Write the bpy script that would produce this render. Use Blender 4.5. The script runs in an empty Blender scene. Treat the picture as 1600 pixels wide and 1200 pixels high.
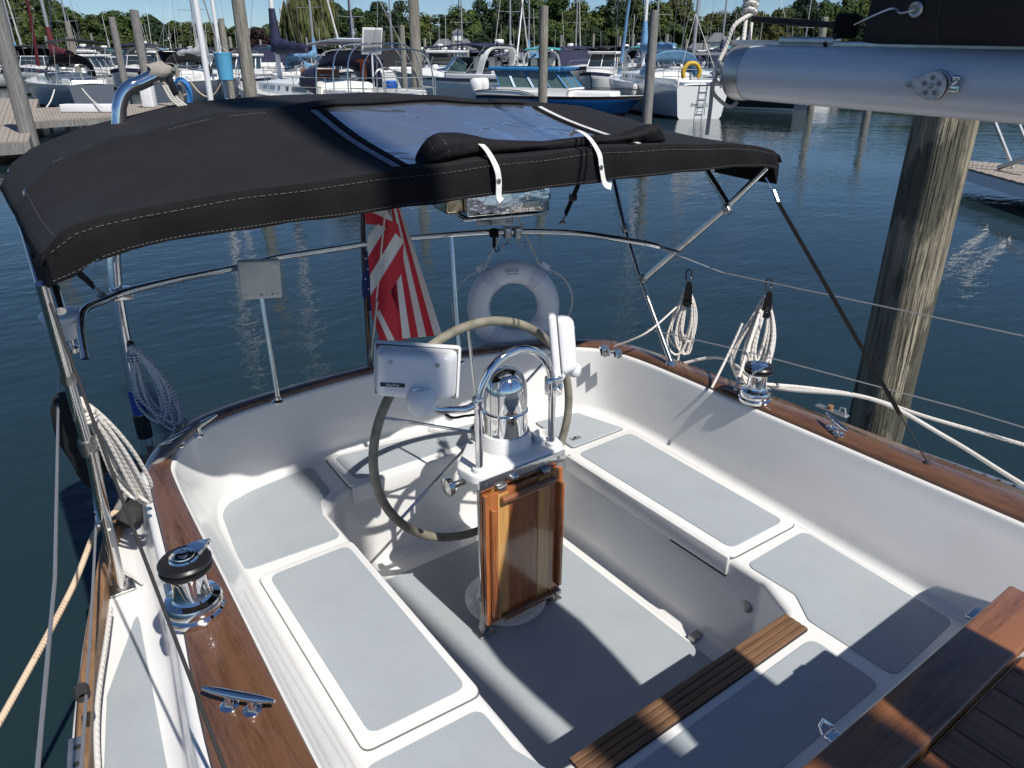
import bpy, bmesh, math, random
import numpy as np
from mathutils import Vector, Matrix, Euler
R = math.radians
scene = bpy.context.scene
COL = scene.collection
# ------------------------------------------------------------------ camera, sky, sun, exposure
FPX, PITCH, YAW, EYE = 1140.0, R(24.3), R(35.9), 2.4
cam_data = bpy.data.cameras.new('camera'); cam = bpy.data.objects.new('camera', cam_data); COL.objects.link(cam)
cam.location = (0, 0, EYE); cam.rotation_euler = (R(90) - PITCH, 0, -YAW)
cam_data.sensor_width = 36; cam_data.lens = 36 * FPX / 1600; cam_data.clip_start = 0.05; cam_data.clip_end = 6000
scene.camera = cam
SUN_DY, SUN_DX = 0.78, -0.05            # how far a shadow moves aft / sideways for each metre of height
sdir = Vector((SUN_DX, SUN_DY, -1)).normalized()
SUN_EL = math.asin(-sdir.z)
sun_data = bpy.data.lights.new('sun', 'SUN'); sun_data.energy = 5.0; sun_data.angle = R(0.53); sun_data.color = (1.0, 0.955, 0.89)
sun = bpy.data.objects.new('sun', sun_data); COL.objects.link(sun)
sun.rotation_euler = sdir.to_track_quat('-Z', 'Y').to_euler()
world = bpy.data.worlds.new('World'); scene.world = world; world.use_nodes = True
wn = world.node_tree.nodes; wl = world.node_tree.links
sky = wn.new('ShaderNodeTexSky'); sky.sky_type = 'NISHITA'; sky.sun_disc = False
sky.sun_elevation = SUN_EL; sky.sun_rotation = math.atan2(-sdir.x, -sdir.y); sky.air_density = 1.0; sky.dust_density = 0.0; sky.ozone_density = 4.0; sky.altitude = 1500
tint = wn.new('ShaderNodeMix'); tint.data_type = 'RGBA'; tint.blend_type = 'MULTIPLY'; tint.inputs['Factor'].default_value = 1; tint.inputs['B'].default_value = (.82, .93, 1.06, 1)
wl.new(sky.outputs[0], tint.inputs['A']); wl.new(tint.outputs['Result'], wn['Background'].inputs[0]); wn['Background'].inputs[1].default_value = 0.074
scene.view_settings.view_transform = 'Standard'; scene.view_settings.look = 'None'; scene.view_settings.gamma = 1.0
scene.view_settings.exposure = 0.10

rng = random.Random(7)
# ------------------------------------------------------------------ helpers
def ray(px, py):
    r = Vector((math.cos(YAW), -math.sin(YAW), 0)); fw = Vector((math.sin(YAW)*math.cos(PITCH), math.cos(YAW)*math.cos(PITCH), -math.sin(PITCH)))
    u = r.cross(fw)
    return fw + r*((px-800)/FPX) - u*((py-600)/FPX)
def onz(px, py, z):
    d = ray(px, py); return Vector((0, 0, EYE)) + d*((z-EYE)/d.z)
def ondist(px, py, dist):
    d = ray(px, py); return Vector((0, 0, EYE)) + d*(dist/math.hypot(d.x, d.y))

def V(x, y, z): return Vector((x, y, z + EYE))       # surveyed points are written relative to eye height

MATS = {}
def new_mat(name, color=(.5,.5,.5), rough=.5, metal=0., coat=0., spec=.5, noise=None, bump=None, sheen=0.):
    """noise=(scale, amount[, stretch]) varies the colour; bump=(scale, strength[, stretch])"""
    m = bpy.data.materials.new(name); m.use_nodes = True; nt = m.node_tree; b = nt.nodes['Principled BSDF']
    b.inputs['Base Color'].default_value = (*color, 1); b.inputs['Roughness'].default_value = rough
    b.inputs['Metallic'].default_value = metal; b.inputs['Coat Weight'].default_value = coat; b.inputs['Coat Roughness'].default_value = .06
    b.inputs['Specular IOR Level'].default_value = spec
    if sheen: b.inputs['Sheen Weight'].default_value = sheen
    tc = nt.nodes.new('ShaderNodeTexCoord')
    def ntex(scale, stretch, detail=4):
        mp = nt.nodes.new('ShaderNodeMapping'); mp.inputs['Scale'].default_value = stretch
        nt.links.new(tc.outputs['Object'], mp.inputs[0])
        n = nt.nodes.new('ShaderNodeTexNoise'); n.inputs['Scale'].default_value = scale; n.inputs['Detail'].default_value = detail
        nt.links.new(mp.outputs[0], n.inputs[0]); return n
    if noise:
        n = ntex(noise[0], noise[2] if len(noise) > 2 else (1,1,1)); mx = nt.nodes.new('ShaderNodeMix'); mx.data_type = 'RGBA'
        a = noise[1]; mx.inputs['A'].default_value = (*[c*(1-a) for c in color], 1); mx.inputs['B'].default_value = (*[min(1, c*(1+a)) for c in color], 1)
        cr = nt.nodes.new('ShaderNodeMapRange'); cr.inputs[1].default_value = .3; cr.inputs[2].default_value = .7
        nt.links.new(n.outputs[0], cr.inputs[0]); nt.links.new(cr.outputs[0], mx.inputs['Factor']); nt.links.new(mx.outputs['Result'], b.inputs['Base Color'])
    if bump:
        n = ntex(bump[0], bump[2] if len(bump) > 2 else (1,1,1)); bp = nt.nodes.new('ShaderNodeBump')
        bp.inputs['Strength'].default_value = bump[1]; bp.inputs['Distance'].default_value = bump[3] if len(bump) > 3 else .01
        nt.links.new(n.outputs[0], bp.inputs['Height']); nt.links.new(bp.outputs[0], b.inputs['Normal'])
    MATS[name] = m; return m

def wood_mat(name, c_dark, c_light, stretch, rough=.35, coat=.5, scale=6, bump=.15, ring=1.0):
    m = new_mat(name, c_light, rough, coat=coat); nt = m.node_tree; b = nt.nodes['Principled BSDF']
    tc = nt.nodes.new('ShaderNodeTexCoord'); mp = nt.nodes.new('ShaderNodeMapping'); mp.inputs['Scale'].default_value = stretch
    nt.links.new(tc.outputs['Object'], mp.inputs[0])
    n1 = nt.nodes.new('ShaderNodeTexNoise'); n1.inputs['Scale'].default_value = scale; n1.inputs['Detail'].default_value = 8; n1.inputs['Roughness'].default_value = .65; n1.inputs['Distortion'].default_value = .6
    n2 = nt.nodes.new('ShaderNodeTexNoise'); n2.inputs['Scale'].default_value = scale*9; n2.inputs['Detail'].default_value = 4
    n3 = nt.nodes.new('ShaderNodeTexNoise'); n3.inputs['Scale'].default_value = 2.3; n3.inputs['Detail'].default_value = 2
    nt.links.new(mp.outputs[0], n1.inputs[0]); nt.links.new(mp.outputs[0], n2.inputs[0]); nt.links.new(tc.outputs['Object'], n3.inputs[0])
    ad = nt.nodes.new('ShaderNodeMath'); ad.operation = 'MULTIPLY_ADD'; ad.inputs[1].default_value = .45
    nt.links.new(n2.outputs[0], ad.inputs[0]); nt.links.new(n1.outputs[0], ad.inputs[2])
    ad2 = nt.nodes.new('ShaderNodeMath'); ad2.operation = 'MULTIPLY_ADD'; ad2.inputs[1].default_value = .35
    nt.links.new(n3.outputs[0], ad2.inputs[0]); nt.links.new(ad.outputs[0], ad2.inputs[2])
    cr = nt.nodes.new('ShaderNodeValToRGB'); cr.color_ramp.elements[0].position = .62; cr.color_ramp.elements[0].color = (*c_dark, 1)
    cr.color_ramp.elements[1].position = 1.12 if False else 1.0; cr.color_ramp.elements[1].color = (*c_light, 1)
    e = cr.color_ramp.elements.new(.8); e.color = (*[(a*.45+c*.55) for a, c in zip(c_dark, c_light)], 1)
    nt.links.new(ad2.outputs[0], cr.inputs[0]); nt.links.new(cr.outputs[0], b.inputs['Base Color'])
    bp = nt.nodes.new('ShaderNodeBump'); bp.inputs['Strength'].default_value = bump; bp.inputs['Distance'].default_value = .003
    nt.links.new(ad.outputs[0], bp.inputs['Height']); nt.links.new(bp.outputs[0], b.inputs['Normal'])
    return m

class MB:
    """collects shapes and links them as ONE mesh object"""
    def __init__(s): s.v = []; s.f = []; s.mi = []; s.uv = []
    def add(s, vs, fs, mi=0, uvs=None):
        o = len(s.v); s.v += [tuple(v) for v in vs]
        for i, f in enumerate(fs):
            s.f.append([o+k for k in f]); s.mi.append(mi); s.uv.append(uvs[i] if uvs else None)
        return s
    def box(s, c, d, rot=None, mi=0):
        M = (rot.to_matrix() if isinstance(rot, Euler) else rot) if rot is not None else Matrix.Identity(3)
        c = Vector(c); vs = [c + M @ Vector((x*d[0]/2, y*d[1]/2, z*d[2]/2)) for x in (-1,1) for y in (-1,1) for z in (-1,1)]
        return s.add(vs, [(0,1,3,2),(4,6,7,5),(0,4,5,1),(2,3,7,6),(0,2,6,4),(1,5,7,3)], mi)
    def rbox(s, c, d, r=.01, rot=None, mi=0, seg=3):
        bm = bmesh.new(); bmesh.ops.create_cube(bm, size=1)
        for v in bm.verts: v.co = Vector((v.co.x*d[0], v.co.y*d[1], v.co.z*d[2]))
        bmesh.ops.bevel(bm, geom=bm.edges[:], offset=min(r, min(d)*.49), segments=seg, affect='EDGES', profile=.5)
        M = (rot.to_matrix() if isinstance(rot, Euler) else rot) if rot is not None else Matrix.Identity(3)
        bm.verts.index_update(); c = Vector(c)
        s.add([c + M @ v.co for v in bm.verts], [[v.index for v in f.verts] for f in bm.faces], mi); bm.free(); return s
    def tube(s, pts, r, seg=10, mi=0, closed=False, caps=True):
        pts = [Vector(p) for p in pts]; n = len(pts)
        rs = r if isinstance(r, (list, tuple)) else [r]*n
        T = []
        for i in range(n):
            if closed: t = pts[(i+1) % n] - pts[i-1]
            else: t = pts[min(i+1, n-1)] - pts[max(i-1, 0)]
            T.append(t.normalized() if t.length > 1e-9 else Vector((0,0,1)))
        up = Vector((0,0,1)) if abs(T[0].z) < .9 else Vector((1,0,0))
        N = (up - T[0]*up.dot(T[0])).normalized(); vs = []; L = 0; Ls = []
        for i in range(n):
            if i: L += (pts[i]-pts[i-1]).length
            Ls.append(L)
            N = (N - T[i]*N.dot(T[i])).normalized(); B = T[i].cross(N)
            for k in range(seg):
                a = 2*math.pi*k/seg; vs.append(pts[i] + (N*math.cos(a) + B*math.sin(a))*rs[i])
        fs = []; uv = []
        m = n if closed else n-1
        for i in range(m):
            j = (i+1) % n; l0 = Ls[i]; l1 = Ls[j] if j else L + (pts[0]-pts[-1]).length
            for k in range(seg):
                k2 = (k+1) % seg; fs.append((i*seg+k, i*seg+k2, j*seg+k2, j*seg+k))
                uv.append(((k/seg, l0), ((k+1)/seg, l0), ((k+1)/seg, l1), (k/seg, l1)))
        if caps and not closed:
            fs.append(tuple(range(seg-1, -1, -1))); uv.append(None); fs.append(tuple((n-1)*seg+k for k in range(seg))); uv.append(None)
        return s.add(vs, fs, mi, uv)
    def lathe(s, prof, c=(0,0,0), seg=32, rot=None, mi=0, sx=1, sy=1):
        c = Vector(c); M = rot if rot is not None else Matrix.Identity(3); vs = []; fs = []
        for r, z in prof:
            for k in range(seg):
                a = 2*math.pi*k/seg; vs.append(c + M @ Vector((r*math.cos(a)*sx, r*math.sin(a)*sy, z)))
        for i in range(len(prof)-1):
            for k in range(seg):
                k2 = (k+1) % seg; fs.append((i*seg+k, i*seg+k2, (i+1)*seg+k2, (i+1)*seg+k))
        if prof[0][0] > 1e-6: fs.append(tuple(range(seg-1, -1, -1)))
        if prof[-1][0] > 1e-6: fs.append(tuple((len(prof)-1)*seg+k for k in range(seg)))
        return s.add(vs, fs, mi)
    def loft(s, rows, mi=0, closed_u=False, uvs=False):
        """rows of equal length"""
        n = len(rows[0]); vs = [p for r in rows for p in r]; fs = []; uv = []
        for i in range(len(rows)-1):
            for k in range(n if closed_u else n-1):
                k2 = (k+1) % n; fs.append((i*n+k, i*n+k2, (i+1)*n+k2, (i+1)*n+k))
                uv.append(((k/(n-1), i/(len(rows)-1)), ((k+1)/(n-1), i/(len(rows)-1)), ((k+1)/(n-1), (i+1)/(len(rows)-1)), (k/(n-1), (i+1)/(len(rows)-1))))
        return s.add(vs, fs, mi, uv if uvs else None)
    def prism(s, poly, z0, z1, mi=0, r=0.0):
        """flat polygon with thickness; r rounds its top edge"""
        n = len(poly); vs = [Vector((p[0], p[1], z0)) for p in poly]; fs = []
        rows = [(z0, 0.)]
        if r > 0:
            for k in range(4):
                a = k/3*math.pi/2; rows.append((z1 - r + r*math.sin(a), r*(1-math.cos(a))))
        else: rows.append((z1, 0.))
        P = [Vector((p[0], p[1])) for p in poly]
        area = sum(P[i-1].x*P[i].y - P[i].x*P[i-1].y for i in range(n)); sg = 1 if area > 0 else -1
        nr = []
        for i in range(n):
            t = (P[(i+1) % n] - P[i-1]).normalized(); nr.append(Vector((-t.y, t.x))*sg)
        vs = [Vector((P[i].x + nr[i].x*off, P[i].y + nr[i].y*off, z)) for z, off in rows for i in range(n)]
        for q in range(len(rows)-1):
            for i in range(n):
                j = (i+1) % n; f = (q*n+i, q*n+j, (q+1)*n+j, (q+1)*n+i); fs.append(f if sg > 0 else f[::-1])
        top = [(len(rows)-1)*n+i for i in range(n)]; bot = list(range(n))
        fs.append(top if sg > 0 else top[::-1]); fs.append(bot[::-1] if sg > 0 else bot)
        return s.add(vs, fs, mi)
    def build(s, name, mats, parent=None, smooth=35, local=False):
        me = bpy.data.meshes.new(name)
        off = Vector((0,0,0))
        if parent is not None and not local:
            p = parent
            while p.parent: p = p.parent
            off = p.location
        me.from_pydata([tuple(Vector(v)-off) for v in s.v], [], s.f)
        for m in (mats if isinstance(mats, (list, tuple)) else [mats]): me.materials.append(m)
        me.polygons.foreach_set('material_index', s.mi)
        if any(u for u in s.uv):
            ul = me.uv_layers.new(name='UVMap'); li = 0
            for f, u in zip(s.f, s.uv):
                for k in range(len(f)):
                    if u: ul.data[li].uv = u[k]
                    li += 1
        me.update()
        if smooth:
            me.polygons.foreach_set('use_smooth', [True]*len(me.polygons))
            try: me.set_sharp_from_angle(angle=R(smooth))
            except Exception: pass
        o = bpy.data.objects.new(name, me); COL.objects.link(o)
        if parent is not None: o.parent = parent
        return o

def empty(name, loc=(0,0,0), rz=0):
    o = bpy.data.objects.new(name, None); COL.objects.link(o); o.location = loc; o.rotation_euler = (0,0,rz); o.empty_display_size = .2
    return o
def tag(o, label=None, cat=None, group=None, kind=None):
    if label: o['label'] = label
    if cat: o['category'] = cat
    if group: o['group'] = group
    if kind: o['kind'] = kind
    return o
def kids(o): return [c for c in bpy.data.objects if c.parent == o]
def copy_tree(o, parent=None):
    c = o.copy(); COL.objects.link(c); c.parent = parent
    for ch in kids(o): copy_tree(ch, c)
    return c
def catmull(pts, n=6, closed=False):
    P = [Vector(p) for p in pts]; out = []; N = len(P)
    for i in range(N if closed else N-1):
        p0 = P[i-1] if (closed or i > 0) else P[0]; p1 = P[i]; p2 = P[(i+1) % N]; p3 = P[(i+2) % N] if (closed or i+2 < N) else P[-1]
        for k in range(n):
            t = k/n; out.append(.5*((2*p1) + (p2-p0)*t + (2*p0-5*p1+4*p2-p3)*t*t + (3*p1-p0-3*p2+p3)*t**3))
    if not closed: out.append(P[-1])
    return out
def roundpoly(poly, r=.03, n=5):
    """polygon with rounded corners (2D); r may be a list"""
    out = []; N = len(poly)
    for i in range(N):
        p = Vector(poly[i][:2]); a = Vector(poly[i-1][:2]) - p; b = Vector(poly[(i+1) % N][:2]) - p
        rr = r[i] if isinstance(r, (list, tuple)) else r
        if rr <= 0: out.append(p); continue
        ang = a.angle(b); d = min(rr/math.tan(ang/2) if ang > .01 else 0, a.length*.48, b.length*.48)
        p1 = p + a.normalized()*d; p2 = p + b.normalized()*d
        for k in range(n+1):
            t = k/n; out.append((1-t)**2*p1 + 2*t*(1-t)*p + t*t*p2)
    return out
def text_obj(body, name, mat, parent, M, size, extrude=.0008):
    cu = bpy.data.curves.new(name, 'FONT'); cu.body = body; cu.size = size; cu.extrude = extrude; cu.align_x = 'CENTER'; cu.align_y = 'CENTER'
    t = bpy.data.objects.new(name, cu); COL.objects.link(t); bpy.context.view_layer.update()
    dg = bpy.context.evaluated_depsgraph_get(); me = bpy.data.meshes.new_from_object(t.evaluated_get(dg)); bpy.data.objects.remove(t)
    p = parent
    while p.parent: p = p.parent
    me.transform(Matrix.Translation(-Vector(p.location)) @ M); me.materials.clear(); me.materials.append(mat)
    o = bpy.data.objects.new(name, me); COL.objects.link(o); o.parent = parent; return o

# ------------------------------------------------------------------ materials
gel = new_mat('gelcoat', (.735,.73,.71), .22, coat=.35, noise=(3.1,.03), bump=(14,.05,(1,1,1),.004))
def wear(m, scale, lo, hi, col, amt, stretch=(1,1,1), detail=8):
    nt = m.node_tree; b = nt.nodes['Principled BSDF']; old = b.inputs['Base Color'].links[0].from_socket
    tc = nt.nodes.new('ShaderNodeTexCoord'); mp = nt.nodes.new('ShaderNodeMapping'); mp.inputs['Scale'].default_value = stretch; nt.links.new(tc.outputs['Object'], mp.inputs[0])
    n = nt.nodes.new('ShaderNodeTexNoise'); n.inputs['Scale'].default_value = scale; n.inputs['Detail'].default_value = detail; n.inputs['Roughness'].default_value = .7; nt.links.new(mp.outputs[0], n.inputs[0])
    mr = nt.nodes.new('ShaderNodeMapRange'); mr.inputs[1].default_value = lo; mr.inputs[2].default_value = hi; mr.inputs[4].default_value = amt; nt.links.new(n.outputs[0], mr.inputs[0])
    mx = nt.nodes.new('ShaderNodeMix'); mx.data_type = 'RGBA'; mx.inputs['B'].default_value = (*col, 1); nt.links.new(mr.outputs[0], mx.inputs['Factor']); nt.links.new(old, mx.inputs['A']); nt.links.new(mx.outputs['Result'], b.inputs['Base Color'])
wear(gel, 2.6, .56, .78, (.52,.48,.40), .16); wear(gel, 70, .70, .74, (.25,.22,.18), .5, detail=3)
nonskid = new_mat('nonskid', (.345,.38,.405), .62, noise=(5,.05), bump=(420,.5,(1,1,1),.0015))
wear(nonskid, 330, .45, .62, (.28,.31,.335), .5, detail=2); wear(nonskid, 4, .5, .72, (.42,.42,.40), .2)
chrome = new_mat('chrome', (.82,.82,.82), .07, 1.0, bump=(30,.03))
steel = new_mat('stainless', (.62,.62,.61), .17, 1.0, bump=(60,.05))
dullsteel = new_mat('worn_steel', (.38,.38,.37), .38, 1.0, noise=(25,.25), bump=(80,.15))
blackpl = new_mat('black_plastic', (.012,.012,.014), .35)
dark = new_mat('dark_gap', (.02,.02,.022), .8)
greygap = new_mat('grey_gap', (.12,.12,.12), .8)
canvas = new_mat('canvas', (.0085,.009,.011), .9, spec=.35, noise=(6,.25), bump=(5,.35,(1.6,.7,1),.03))
canvas2 = new_mat('canvas_skirt', (.0045,.0045,.0055), .85, spec=.25, noise=(9,.2), bump=(12,.35,(3,1,.6),.02))  # same cloth painted darker than the top, putting the top's dust and glare into colour
thread = new_mat('thread', (.10,.10,.095), .8)
teak = wood_mat('teak_long', (.036,.018,.010), (.145,.071,.040), (9,.9,9), .24, .55, 3.2)
teakw = wood_mat('teak_across', (.045,.019,.008), (.26,.105,.042), (.9,9,9), .22, .6, 3.2)
teakdk = wood_mat('teak_oiled', (.05,.026,.012), (.19,.10,.05), (1,14,14), .6, .0, 4)
teakrail = wood_mat('teak_rail', (.07,.035,.014), (.27,.15,.07), (8,.9,8), .5, .15, 3.5)
teakv = wood_mat('teak_vertical', (.11,.032,.010), (.44,.15,.045), (9,9,.8), .18, .8, 3.0)
maple = wood_mat('maple', (.34,.17,.05), (.62,.34,.11), (10,10,.7), .18, .8, 3.0, .05)
white_pl = new_mat('white_plastic', (.74,.75,.76), .3, noise=(8,.04))
white_web = new_mat('white_webbing', (.72,.71,.68), .7, bump=(300,.3))
leather = new_mat('leather', (.20,.185,.145), .7, noise=(22,.3), bump=(90,.4,(1,1,1),.003))
alu = new_mat('painted_spar', (.62,.65,.70), .38, .1, coat=.1, noise=(2,.05), bump=(3,.04))
aluraw = new_mat('aluminium', (.55,.55,.54), .4, .9, noise=(30,.15))
blackweb = new_mat('black_webbing', (.005,.005,.006), .85, spec=.2)

def rope_mat(name, base, fleck, along=90., around=3., thr=.62):
    m = new_mat(name, base, .8); nt = m.node_tree; b = nt.nodes['Principled BSDF']
    uv = nt.nodes.new('ShaderNodeTexCoord'); sp = nt.nodes.new('ShaderNodeSeparateXYZ'); nt.links.new(uv.outputs['UV'], sp.inputs[0])
    def mth(op, a, b_=None):
        n = nt.nodes.new('ShaderNodeMath'); n.operation = op
        for i, x in enumerate((a, b_)):
            if x is None: continue
            if isinstance(x, (int, float)): n.inputs[i].default_value = x
            else: nt.links.new(x, n.inputs[i])
        return n.outputs[0]
    a1 = mth('MULTIPLY', sp.outputs[0], around*2*math.pi); l1 = mth('MULTIPLY', sp.outputs[1], along*2*math.pi)
    s1 = mth('SINE', mth('ADD', a1, l1)); s2 = mth('SINE', mth('SUBTRACT', a1, l1))
    pr = mth('MULTIPLY', s1, s2); g = mth('GREATER_THAN', pr, thr)
    s3 = mth('SINE', mth('MULTIPLY', sp.outputs[1], along*.37)); g = mth('MULTIPLY', g, mth('GREATER_THAN', s3, -.1))
    mx = nt.nodes.new('ShaderNodeMix'); mx.data_type = 'RGBA'; mx.inputs['A'].default_value = (*base,1); mx.inputs['B'].default_value = (*fleck,1)
    nt.links.new(g, mx.inputs['Factor']); nt.links.new(mx.outputs['Result'], b.inputs['Base Color'])
    bp = nt.nodes.new('ShaderNodeBump'); bp.inputs['Strength'].default_value = .25; bp.inputs['Distance'].default_value = .0015
    h1 = mth('SINE', mth('ADD', a1, mth('MULTIPLY', l1, 2.2))); nt.links.new(h1, bp.inputs['Height']); nt.links.new(bp.outputs[0], b.inputs['Normal'])
    return m
rope_w = rope_mat('rope_white_fleck', (.66,.62,.57), (.12,.11,.11), 22, 2, .88)
rope_plain = rope_mat('rope_white', (.62,.60,.55), (.40,.38,.34), 60, 3, .5)
rope_b = rope_mat('rope_blue_fleck', (.60,.61,.63), (.03,.04,.09), 34, 2, .38)
rope_tan = rope_mat('rope_tan', (.62,.48,.34), (.46,.32,.21), 45, 3, .2)
wire = new_mat('wire', (.36,.36,.37), .4, .6)
blackrope = new_mat('black_rope', (.02,.02,.022), .8)

# ------------------------------------------------------------------ water, shore ground
def water_mat():
    m = new_mat('water', (.013,.028,.033), .03, spec=.5); nt = m.node_tree; b = nt.nodes['Principled BSDF']; b.inputs['IOR'].default_value = 1.333
    tc = nt.nodes.new('ShaderNodeTexCoord')
    hs = []
    for sc, st, w in ((.9,(1,1.6,1),.55), (3.2,(1.0,2.0,1),.26), (11,(1,1.8,1),.055)):
        mp = nt.nodes.new('ShaderNodeMapping'); mp.inputs['Scale'].default_value = st; mp.inputs['Rotation'].default_value = (0,0,R(-28))
        nt.links.new(tc.outputs['Object'], mp.inputs[0]); n = nt.nodes.new('ShaderNodeTexNoise'); n.inputs['Scale'].default_value = sc; n.inputs['Detail'].default_value = 3
        nt.links.new(mp.outputs[0], n.inputs[0]); k = nt.nodes.new('ShaderNodeMath'); k.operation = 'MULTIPLY'; k.inputs[1].default_value = w
        nt.links.new(n.outputs[0], k.inputs[0]); hs.append(k)
    a = nt.nodes.new('ShaderNodeMath'); a.operation = 'ADD'; nt.links.new(hs[0].outputs[0], a.inputs[0]); nt.links.new(hs[1].outputs[0], a.inputs[1])
    a2 = nt.nodes.new('ShaderNodeMath'); a2.operation = 'ADD'; nt.links.new(a.outputs[0], a2.inputs[0]); nt.links.new(hs[2].outputs[0], a2.inputs[1])
    # patches of calmer water
    big = nt.nodes.new('ShaderNodeTexNoise'); big.inputs['Scale'].default_value = .16; nt.links.new(tc.outputs['Object'], big.inputs[0])
    mr = nt.nodes.new('ShaderNodeMapRange'); mr.inputs[1].default_value = .35; mr.inputs[2].default_value = .65; mr.inputs[3].default_value = .35; mr.inputs[4].default_value = 1.0
    nt.links.new(big.outputs[0], mr.inputs[0])
    bp = nt.nodes.new('ShaderNodeBump'); bp.inputs['Distance'].default_value = .040
    nt.links.new(mr.outputs[0], bp.inputs['Strength']); nt.links.new(a2.outputs[0], bp.inputs['Height']); nt.links.new(bp.outputs[0], b.inputs['Normal'])
    return m
w = MB(); w.add([(-900,-300,0),(900,-300,0),(900,1500,0),(-900,1500,0)], [(0,1,2,3)])
tag(w.build('water', water_mat(), smooth=0), kind='structure')
FW = Vector((math.sin(YAW), math.cos(YAW), 0)); RT = Vector((math.cos(YAW), -math.sin(YAW), 0))
def bg(d, s, z=0): return FW*d + RT*s + Vector((0,0,z))     # d metres straight out, s metres to the right of the view line
g = MB(); rows = []
for k in range(41):
    s_ = -420 + k*21; j = 6*math.sin(k*.9) + 3*math.sin(k*2.3)
    rows.append([bg(150+j, s_, -.4), bg(152+j, s_, .5), bg(156+j, s_, .9), bg(190, s_, 1.6), bg(420, s_, 5)])
g.loft(rows)
tag(g.build('shore_ground', new_mat('shore_grass', (.07,.09,.035), .9, noise=(.3,.35))), kind='structure')

# ================================================================== the yacht we stand on
SEAT, SOLE, DECK, CAP = -1.6, -2.0, -1.5, -1.28
yacht = tag(empty('sailing_yacht', V(1.33, 1.0, SEAT)), 'white sailing yacht in the foreground with steering wheel, grey seat pads and teak rails', 'sailboat')
T = [(.27,-1),(.28,.3),(.29,1.07),(.305,1.7),(.32,2.28),(.345,2.46),(.43,2.60),(.60,2.695),(.98,2.745),(1.3,2.74),(1.65,2.675),(1.95,2.575),(2.17,2.455),(2.285,2.22),(2.30,1.5),(2.305,.57),(2.31,-1)]
B = [(.40,-1),(.40,.3),(.41,1.07),(.41,1.7),(.42,2.3),(.44,2.5),(.50,2.61),(.64,2.685),(.98,2.73),(1.3,2.72),(1.64,2.655),(1.94,2.555),(2.16,2.43),(2.26,2.2),(2.24,1.5),(2.19,.57),(2.16,-1)]
O = [(0,-1),(.05,.3),(.10,1.15),(.165,1.7),(.225,2.3),(.255,2.48),(.36,2.66),(.56,2.78),(.97,2.83),(1.32,2.83),(1.70,2.76),(2.02,2.65),(2.28,2.51),(2.40,2.25),(2.455,1.5),(2.50,.57),(2.56,-1)]
H = [(-.42,-1),(-.28,.3),(-.19,1.15),(-.11,1.7),(.03,2.3),(.11,2.55),(.26,2.88),(.55,3.08),(.97,3.18),(1.32,3.2),(1.72,3.15),(2.08,3.02),(2.36,2.85),(2.56,2.35),(2.75,1.5),(2.87,.57),(3.02,-1)]
def curve(c, n=8): return [Vector((p.x, p.y)) for p in catmull([(a, b, 0) for a, b in c], n)]
cT, cB, cO, cH = curve(T), curve(B), curve(O), curve(H)
def normals(c):
    out = []
    for i in range(len(c)):
        t = (c[min(i+1, len(c)-1)] - c[max(i-1, 0)]).normalized(); out.append(Vector((t.y, -t.x)))   # to the right of travel = inward
    return out
nT, nB, nO, nH = normals(cT), normals(cB), normals(cO), normals(cH)
# --- coaming: fillet at seat, wall, rounded top edge, outer side
m = MB(); rows = []
for i in range(len(cT)):
    r_ = []; b, t, o = cB[i], cT[i], cO[i]
    for k in range(7):
        a = k/6*math.pi/2; off = .036*(1-math.sin(a)); r_.append(V(b.x+nB[i].x*off, b.y+nB[i].y*off, SEAT+.001+.036*(1-math.cos(a))))
    for k in range(1, 6):
        f = k/6; r_.append(V(b.x+(t.x-b.x)*f, b.y+(t.y-b.y)*f, SEAT+.036+(CAP-.016-SEAT-.036)*f))
    for k in range(5):
        a = k/4*math.pi/2; off = .016*(1-math.cos(a)); r_.append(V(t.x-nT[i].x*off, t.y-nT[i].y*off, CAP-.016+.016*math.sin(a)-.004))
    r_.append(V(t.x-nT[i].x*.06, t.y-nT[i].y*.06, CAP-.006))
    r_.append(V(o.x, o.y, CAP-.008))
    for k in range(1, 5):
        a = k/4*math.pi/2; off = .02*math.sin(a); r_.append(V(o.x-nO[i].x*off, o.y-nO[i].y*off, CAP-.008-.02*(1-math.cos(a))))
    q = .055; r_.append(V(o.x-nO[i].x*(q-.015), o.y-nO[i].y*(q-.015), DECK+.03)); r_.append(V(o.x-nO[i].x*q, o.y-nO[i].y*q, DECK+.006)); r_.append(V(o.x-nO[i].x*(q+.03), o.y-nO[i].y*(q+.03), DECK+.0005))
    rows.append(r_)
m.loft(rows); m.build('coaming', gel, yacht, smooth=60)
# --- teak cap rail
m = MB(); rows = []
for i in range(len(cT)):
    a = cT[i] - nT[i]*.014; b = cO[i] + nO[i]*.006; h = CAP+.012; e = .006
    rows.append([V(a.x, a.y, CAP-.008), V(a.x, a.y, h-e), V(a.x-nT[i].x*e, a.y-nT[i].y*e, h), V((a.x+b.x)/2, (a.y+b.y)/2, h+.002), V(b.x+nO[i].x*e, b.y+nO[i].y*e, h), V(b.x, b.y, h-e), V(b.x, b.y, CAP-.010)])
m.loft(rows); m.build('teak_cap_rail', teak, yacht, smooth=50)
# --- side decks
m = MB(); rows = []
for i in range(len(cO)):
    a = cO[i] - nO[i]*.05; b = cH[i]; rows.append([V(a.x, a.y, DECK), V(b.x, b.y, DECK)])
m.loft(rows); 
m.add([V(-.42,-1,DECK-.001), V(3.02,-1,DECK-.001), V(2.85,-4,DECK-.001), V(2.2,-6.6,DECK-.001), V(1.33,-8.4,DECK-.001), V(.4,-6.6,DECK-.001), V(-.3,-4,DECK-.001)], [(0,1,2,3,4,5,6)])
m.build('deck', gel, yacht, smooth=0)
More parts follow.
